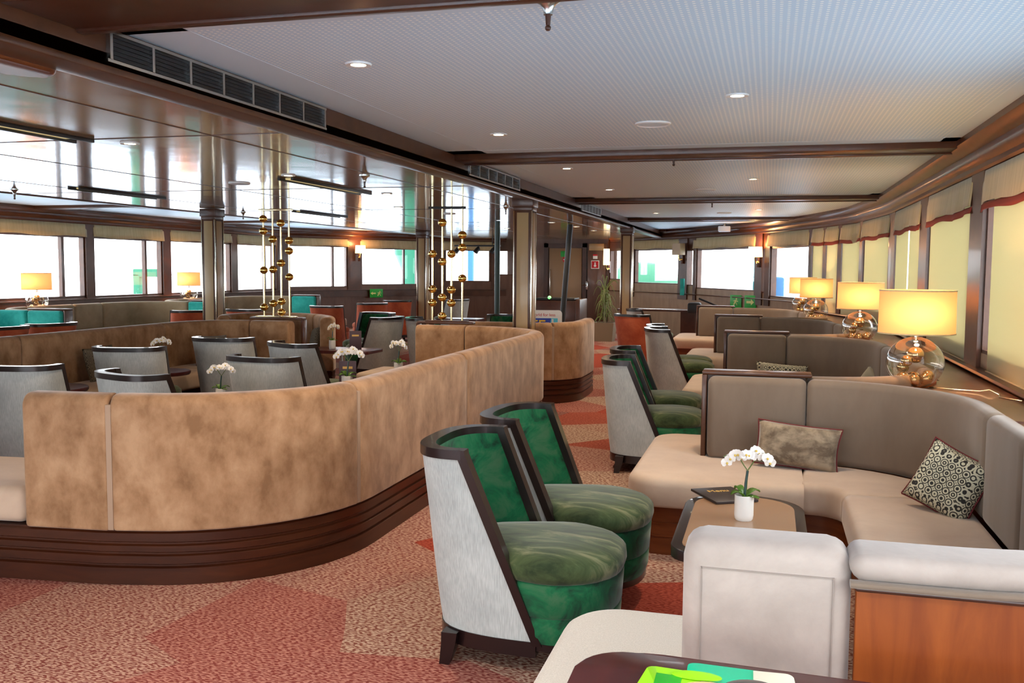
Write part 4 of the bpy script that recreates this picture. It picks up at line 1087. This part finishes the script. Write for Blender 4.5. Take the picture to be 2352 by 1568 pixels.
s = flat_sign(-5.28,24.545,1.94,0,.25,.15,'green emergency exit sign on the forward door',M['signgreen'],None); runner(s, M['signyellow'], .05, .09)
s = thing('no_entry_sign','round red no-entry sign on the forward door','sign',(-5.28,24.545,1.79))
m = MB(); m.lathe([(.0001,0),(.075,0),(.075,.005),(.0001,.005)], seg=24); m.rot(Matrix.Rotation(PI/2,4,'X')); m.done('disc', M['signred'], s)
MB().box(-.05,.05,-.009,-.004,-.012,.012).done('white_bar', M['signwhite'], s)
s = thing('fire_alarm_sign','red and white fire call point sign on the wall beside the forward door','sign',(-4.46,24.49,1.66))
MB().box(-.11,.11,-.006,0,-.11,.11,.002).done('plate', M['signwhite'], s); MB().box(-.09,.09,-.009,-.005,-.09,.09).done('red_field', M['signred'], s)
m = MB(); m.lathe([(.0001,0),(.032,0),(.032,.004),(.0001,.004)], seg=16); m.rot(Matrix.Rotation(PI/2,4,'X')); m.rot(Matrix.Translation((0,-.009,-.03))); m.done('call_button', M['signwhite'], s)
MB().box(-.014,.014,-.012,-.008,-.01,.06).done('hand_symbol', M['signwhite'], s)
s = thing('fire_notice','small white and red notice above the fire call point sign','sign',(-4.46,24.49,1.87))
MB().box(-.06,.06,-.006,0,-.06,.06,.002).done('plate', M['signwhite'], s); MB().box(-.06,.06,-.008,-.005,.02,.06).done('red_band', M['signred'], s)
s = thing('lit_notice_box','pale rectangular light box above the fire signs','sign',(-4.42,24.49,2.12))
MB().box(-.20,.20,-.05,0,-.09,.09,.008).done('housing', M['column'], s)

# spiky plant in a square planter
r = thing('potted_grass', 'tall spiky palm-like plant in a square stone planter near the forward doors', 'plant', (-3.42,20.0,0))
m = MB(); rows = [[(sx*w,sy*w,z) for sx,sy in ((-1,-1),(1,-1),(1,1),(-1,1))] for z,w in ((0,.20),(.40,.235),(.40,.20),(.36,.20))]; m.grid(rows, True, True, True); m.done('planter', M['planter'], r, smooth=0)
rnd = random.Random(4)
for k in range(90):
    a = rnd.uniform(0,2*PI); base = .36+rnd.random()*.75; L = rnd.uniform(.35,.6); sp = rnd.uniform(.10,.30); up = rnd.uniform(.1,.35)
    pts = []
    for i in range(6):
        t = i/5; rr_ = sp*t; z = base+up*math.sin(PI*t*.62)*1.2-L*.8*t*t*rnd.uniform(.9,1.0)*(.3 if base > 1.0 and k % 3 == 0 else 1)
        pts.append((rr_*math.cos(a), rr_*math.sin(a), max(.42,z)))
    MB().tube(pts, [.004,.009,.010,.008,.006,.002], 4).done('leaf_blade', M['grass'], r)
MB().tube([(0,0,.3),(0,0,1.1)], .03, 8).done('trunk', M['planter'], r)

# dj desk with mixer lights and poster board
r = thing('music_desk', 'dark reddish desk with black mixer behind the nearest column', 'desk', (-3.9,17.4,0))
MB().box(-4.35,-3.42,17.1,17.7,0,.95,.01).done('body', M['trimdark'], r, world=True)
MB().box(-3.46,-3.38,17.05,17.75,0,.98,.01).done('end_panel', M['trim'], r, world=True)
mx = thing('mixer_console', 'black mixing console with green lights on the desk', 'mixer', (-3.85,17.3,.95))
MB().box(-4.25,-3.5,17.12,17.6,.955,1.0,.01).done('case', M['black'], mx, world=True)
for x in (-3.98,-3.72): MB().ball((x,17.14,1.005), .035, 10, 8).done('green_light', M['ledgreen'], mx, world=True)
bd = thing('poster_board', 'white rounded poster board with blue and yellow lettering right of the nearest column', 'sign', (-2.98,12.5,.32), R(14))
m = MB(); m.prism(rr_poly(-.34,.25,0,.66,.05,.05), 0, .02); m.rot(Matrix.Rotation(PI/2,4,'X')); m.done('board', M['signwhite'], bd)
m = MB(); m.prism(rr_poly(-.30,.19,.20,.55,.01,.01), 0, .004); m.rot(Matrix.Rotation(PI/2,4,'X')); m.rot(Matrix.Translation((0,-.02,0))); m.done('blue_field', M['blue'], bd)
m = MB(); m.prism([(.05,.20),(.19,.20),(.19,.55),(.10,.55)], 0, .002); m.rot(Matrix.Rotation(PI/2,4,'X')); m.rot(Matrix.Translation((0,-.024,0))); m.done('cyan_field', M['cyan'], bd)
text('world for less', .058, M['signred'], bd, (.16,-.022,.595), (PI/2,0,0), align='RIGHT')
text('TE', .22, M['yellow'], bd, (.03,-.026,.44), (PI/2,0,0), align='RIGHT', extrude=.002)
text('1', .26, M['signwhite'], bd, (.12,-.028,.44), (PI/2,0,0), extrude=.002)
MB().tube([(-.05,.05,-.42),(-.05,.05,.3)], .015, 8).done('stand', M['black'], bd)
# dark poles and speaker
r = thing('loudspeaker_pole', 'tall dark pole seen through the right ball screen', 'pole', (-4.35,14.9,0))
MB().tube([(0,0,.02),(0,0,LO-.005)], .045, 14).done('shaft', M['stake'], r); MB().lathe([(.0001,0),(.16,0),(.16,.02),(.05,.03)], seg=20).done('foot', M['black'], r)
r = thing('leaning_pole', 'tall black leaning pole before the forward door', 'pole', (-3.55,16.1,0))  # dark leaning pole in place of an open glass door's frame
MB().tube([(0,0,.02),(.17,0,LO-.01)], .05, 14).done('shaft', M['black'], r); MB().lathe([(.0001,0),(.16,0),(.16,.02),(.05,.03)], seg=20).done('foot', M['black'], r)
r = thing('spotlight_bar', 'black stage light bar with spots hanging before the port bow window', 'spotlight', (-6.9,21.5,2.1))
m = MB(); m.box(-7.35,-6.2,21.47,21.53,2.06,2.10,.005); m.done('bar', M['black'], r, world=True)
for x in (-7.25,-6.75,-6.35): MB().tube([(x,21.5,2.06),(x,21.5,2.02),(x-.06,21.44,1.92)], [.02,.05,.06], 10).done('spot', M['black'], r, world=True)
for x in (-7.2,-6.4): MB().tube([(x,21.5,2.1),(x,21.5,LO)], .01, 6).done('hanger', M['black'], r, world=True)
r = thing('music_stand', 'black slanted music stand leaning beyond the farthest brown bench', 'stand', (-1.05,18.2,0))
MB().tube([(0,0,0),(0,0,.85)], .015, 8).done('post', M['black'], r); MB().tube([(-.25,0,1.0),(.25,.0,.80)], .018, 8).done('arm', M['black'], r)
m = MB(); m.box(-.45,-.2,-.15,.15,.72,.92,.04); m.done('head', M['black'], r)
r = thing('notice_panel', 'small framed pale panel standing before the port bow wall', 'panel', (-8.55,22.7,0))
MB().box(-.24,.24,-.02,.02,.15,.98,.01).done('frame', M['trim'], r); MB().box(-.20,.20,-.026,.026,.22,.93,.004).done('panel', M['column'], r)

r = thing('projector', 'small grey projector hanging from the ceiling near the bow', 'projector', (-.92,19.6,HI))
MB().box(-.12,.12,-.12,.12,-.16,-.05,.015).done('body', M['ceilplain'], r); MB().tube([(0,0,-.06),(0,0,0)], .03, 10).done('mount', M['steel'], r)
r = thing('hanging_card', 'small teal card hanging on the bow post below the unlit sconce', 'card', (-1.93,21.72,1.12), R(-45))
MB().box(-.07,.07,-.01,.01,-.16,.22,.004).done('card', M['teal'], r); MB().tube([(0,0,.22),(0,.03,.30)], .004, 6).done('string', M['black'], r)

# foreground game cards on the dark table
r = thing('card_game_box', 'flat green and cream game box lying on the foreground table', 'box', (-.05,1.78,.72))
def card(poly, z0, z1, mat, name): MB().prism(poly, z0, z1, .001, 2).done(name, mat, r)
card([(-.09,-.25),(.145,-.27),(.118,.142)] + arc((.102,.140),.014,0,90,4)[1:] + [(-.072,.160)] + arc((-.078,.145),.015,90,180,4), .001, .008, M['mintgreen'], 'mint_lid')
card([(.048,-.22),(.148,-.24),(.119,.138)] + arc((.102,.139),.0145,0,90,4)[1:] + [(.039,.150)], .008, .0105, M['cream'], 'cream_panel')
card([(-.21,-.22),(-.06,-.24),(-.06,.100)] + [(-.155,.106)] + arc((-.158,.092),.014,90,180,4), .008, .014, M['limegreen'], 'lime_panel')
card([(-.150,-.2),(-.098,-.2),(-.098,.070),(-.150,.074)], .014, .0155, M['midgreen'], 'green_square')
card([(-.070+.050*math.cos(R(t)), .078+.020*math.sin(R(t))) for t in range(0,360,15)], .0155, .0175, M['limegreen'], 'lime_oval')
card([(-.098,-.2),(.03,-.2)]+[(-.040+.062*math.cos(R(t)), .0+.052*math.sin(R(t))) for t in range(0,181,15)], .0175, .019, M['peach'], 'peach_panel')
r = thing('black_bowl', 'black glossy rounded object at the bottom edge on the game box', 'bowl', (-.008,1.70,.7395))
MB().lathe([(.0001,0),(.06,.0),(.075,.02),(.06,.045),(.03,.055),(.0001,.057)], seg=28).done('body', plain('black_gloss',(.01,.01,.01),.15), r)

# ------------------------------------------------------------------ outside
q = MB(); q.box(-60,60,-40,90,-1.3,-1.2); tag(q.done('quay_ground', M['quay'], smooth=0), 'quay outside the windows, tinted pale blue to bounce cool light', 'ground'); 
bpy.data.objects['quay_ground']['kind'] = 'structure'
def outsider(name, lab, cat, parts, loc):
    r = thing(name, lab, cat, loc)
    for nm, mb, mat in parts: mb.done(nm, mat, r)
outsider('market_umbrella','large green and teal folded parasol outside the bow window','umbrella',[('canopy',MB().lathe([(.02,3.0),(.7,2.9),(1.5,2.3),(1.9,1.2),(1.86,1.18)],seg=10),M['outgreen']),('pole',MB().tube([(0,0,0),(0,0,3.1)],.06),M['outwhite'])],(-4.1,31.5,-1.2))
outsider('delivery_van','white van with teal side outside the right bow window','van',[('body',MB().box(-1.0,1.0,-2.2,2.2,.4,2.6,.2),M['outwhite']),('stripe',MB().box(-1.02,1.02,-1.4,1.8,.9,1.7,.05),M['outteal'])],(-1.2,34.0,-1.2))
outsider('street_pillar','teal post outside the middle bow window','post',[('shaft',MB().box(-.25,.25,-.25,.25,0,4.5,.04),M['outteal']),('cap',MB().box(-.32,.32,-.32,.32,4.5,4.7,.04),M['outgreen'])],(-.13,22.6,-1.2))
outsider('quay_bollard','blue machinery block outside the starboard bow window','block',[('body',MB().box(-.16,.16,-.2,.2,0,2.6,.06),M['outblue']),('arm',MB().box(-.04,.04,-.04,.04,2.5,3.4,.01),M['outwhite'])],(.15,21.6,-1.2))
outsider('green_tower','green striped tower outside the port bow window','tower',[('shaft',MB().lathe([(.7,0),(.5,2.6),(.75,3.2),(.75,4.6)],seg=14),M['outgreen']),('lamp_post',MB().tube([(1.8,0,0),(1.8,0,4.2)],.1),M['outblue'])],(-11.0,28.5,-1.2))
outsider('moored_boat','white cabin boat moored outside the port windows','boat',[('hull',MB().box(-1.5,1.5,-5,5,.6,2.4,.4),M['outwhite']),('cabin',MB().box(-1,1,-2,2.5,2.4,3.4,.2),M['outwhite'])],(-22,31,-1.2))
outsider('deck_crane','green hand crane outside the port window','crane',[('post',MB().box(-.12,.12,-.12,.12,0,2.5,.04),M['outgreen']),('jib',MB().box(-.12,.75,-.12,.12,2.4,2.65,.04),M['outgreen'])],(-18.9,25,-1.2))

# ------------------------------------------------------------------ light
w = bpy.data.worlds.new('World'); S.world = w; w.use_nodes = True
bg = w.node_tree.nodes['Background']; bg.inputs[0].default_value = (.93,.97,1,1); bg.inputs[1].default_value = 4.8
def portal(poly, a, b, z0, z1, side):
    p, q = along(poly,'y',a), along(poly,'y',b); p, q = Vector(p), Vector(q); t = (q-p); L = t.length; t.normalize(); n = Vector((-t.y,t.x))*side
    l = bpy.data.lights.new('window_portal','AREA'); l.shape = 'RECTANGLE'; l.size = L; l.size_y = z1-z0; l.cycles.is_portal = True
    o = bpy.data.objects.new('window_portal', l); C.objects.link(o)
    c = (p+q)/2 - n*.14; o.location = (c.x,c.y,(z0+z1)/2)
    o.rotation_euler = Vector((n.x,n.y,0)).to_track_quat('-Z','Z').to_euler()
for k in range(5):  # portals of the added aft glazing
    l = bpy.data.lights.new('window_portal','AREA'); l.shape = 'RECTANGLE'; l.size = 1.8; l.size_y = 2.0; l.cycles.is_portal = True
    o = bpy.data.objects.new('window_portal', l); C.objects.link(o); o.location = (-8.2+1.9*k+.95,-2.95,1.16); o.rotation_euler = Vector((0,1,0)).to_track_quat('-Z','Z').to_euler()
for a,b,s,h in WR:
    if b-a > .3: portal(RW, a, b, s, h, 1)
for a,b,s,h in WL:
    if b-a > .3: portal(LW, a, b, s, h, -1)

# ------------------------------------------------------------------ camera
cam = bpy.data.cameras.new('camera'); co_ = bpy.data.objects.new('camera', cam); C.objects.link(co_)
cam.sensor_width = 36; cam.lens = 2150/2352*36; cam.clip_start = .05
rt = Vector((.964175,.265170,.007178)); up = Vector((-.027591,.073335,.996926)); fw = Vector((-.263828,.961409,-.078024))
mtx = Matrix((rt, up, -fw)).transposed().to_4x4(); mtx.translation = Vector((0,0,1.55)); co_.matrix_world = mtx
S.camera = co_
S.view_settings.view_transform = 'Standard'; S.view_settings.look = 'None'; S.view_settings.exposure = 0.85; S.view_settings.gamma = 1; S.view_settings.use_curve_mapping = False
S.cycles.use_denoising = True; S.cycles.max_bounces = 8; S.cycles.diffuse_bounces = 4; S.cycles.glossy_bounces = 4; S.cycles.transparent_max_bounces = 12; S.cycles.transmission_bounces = 4
S.cycles.sample_clamp_indirect = 6; S.cycles.caustics_reflective = False; S.cycles.caustics_refractive = False
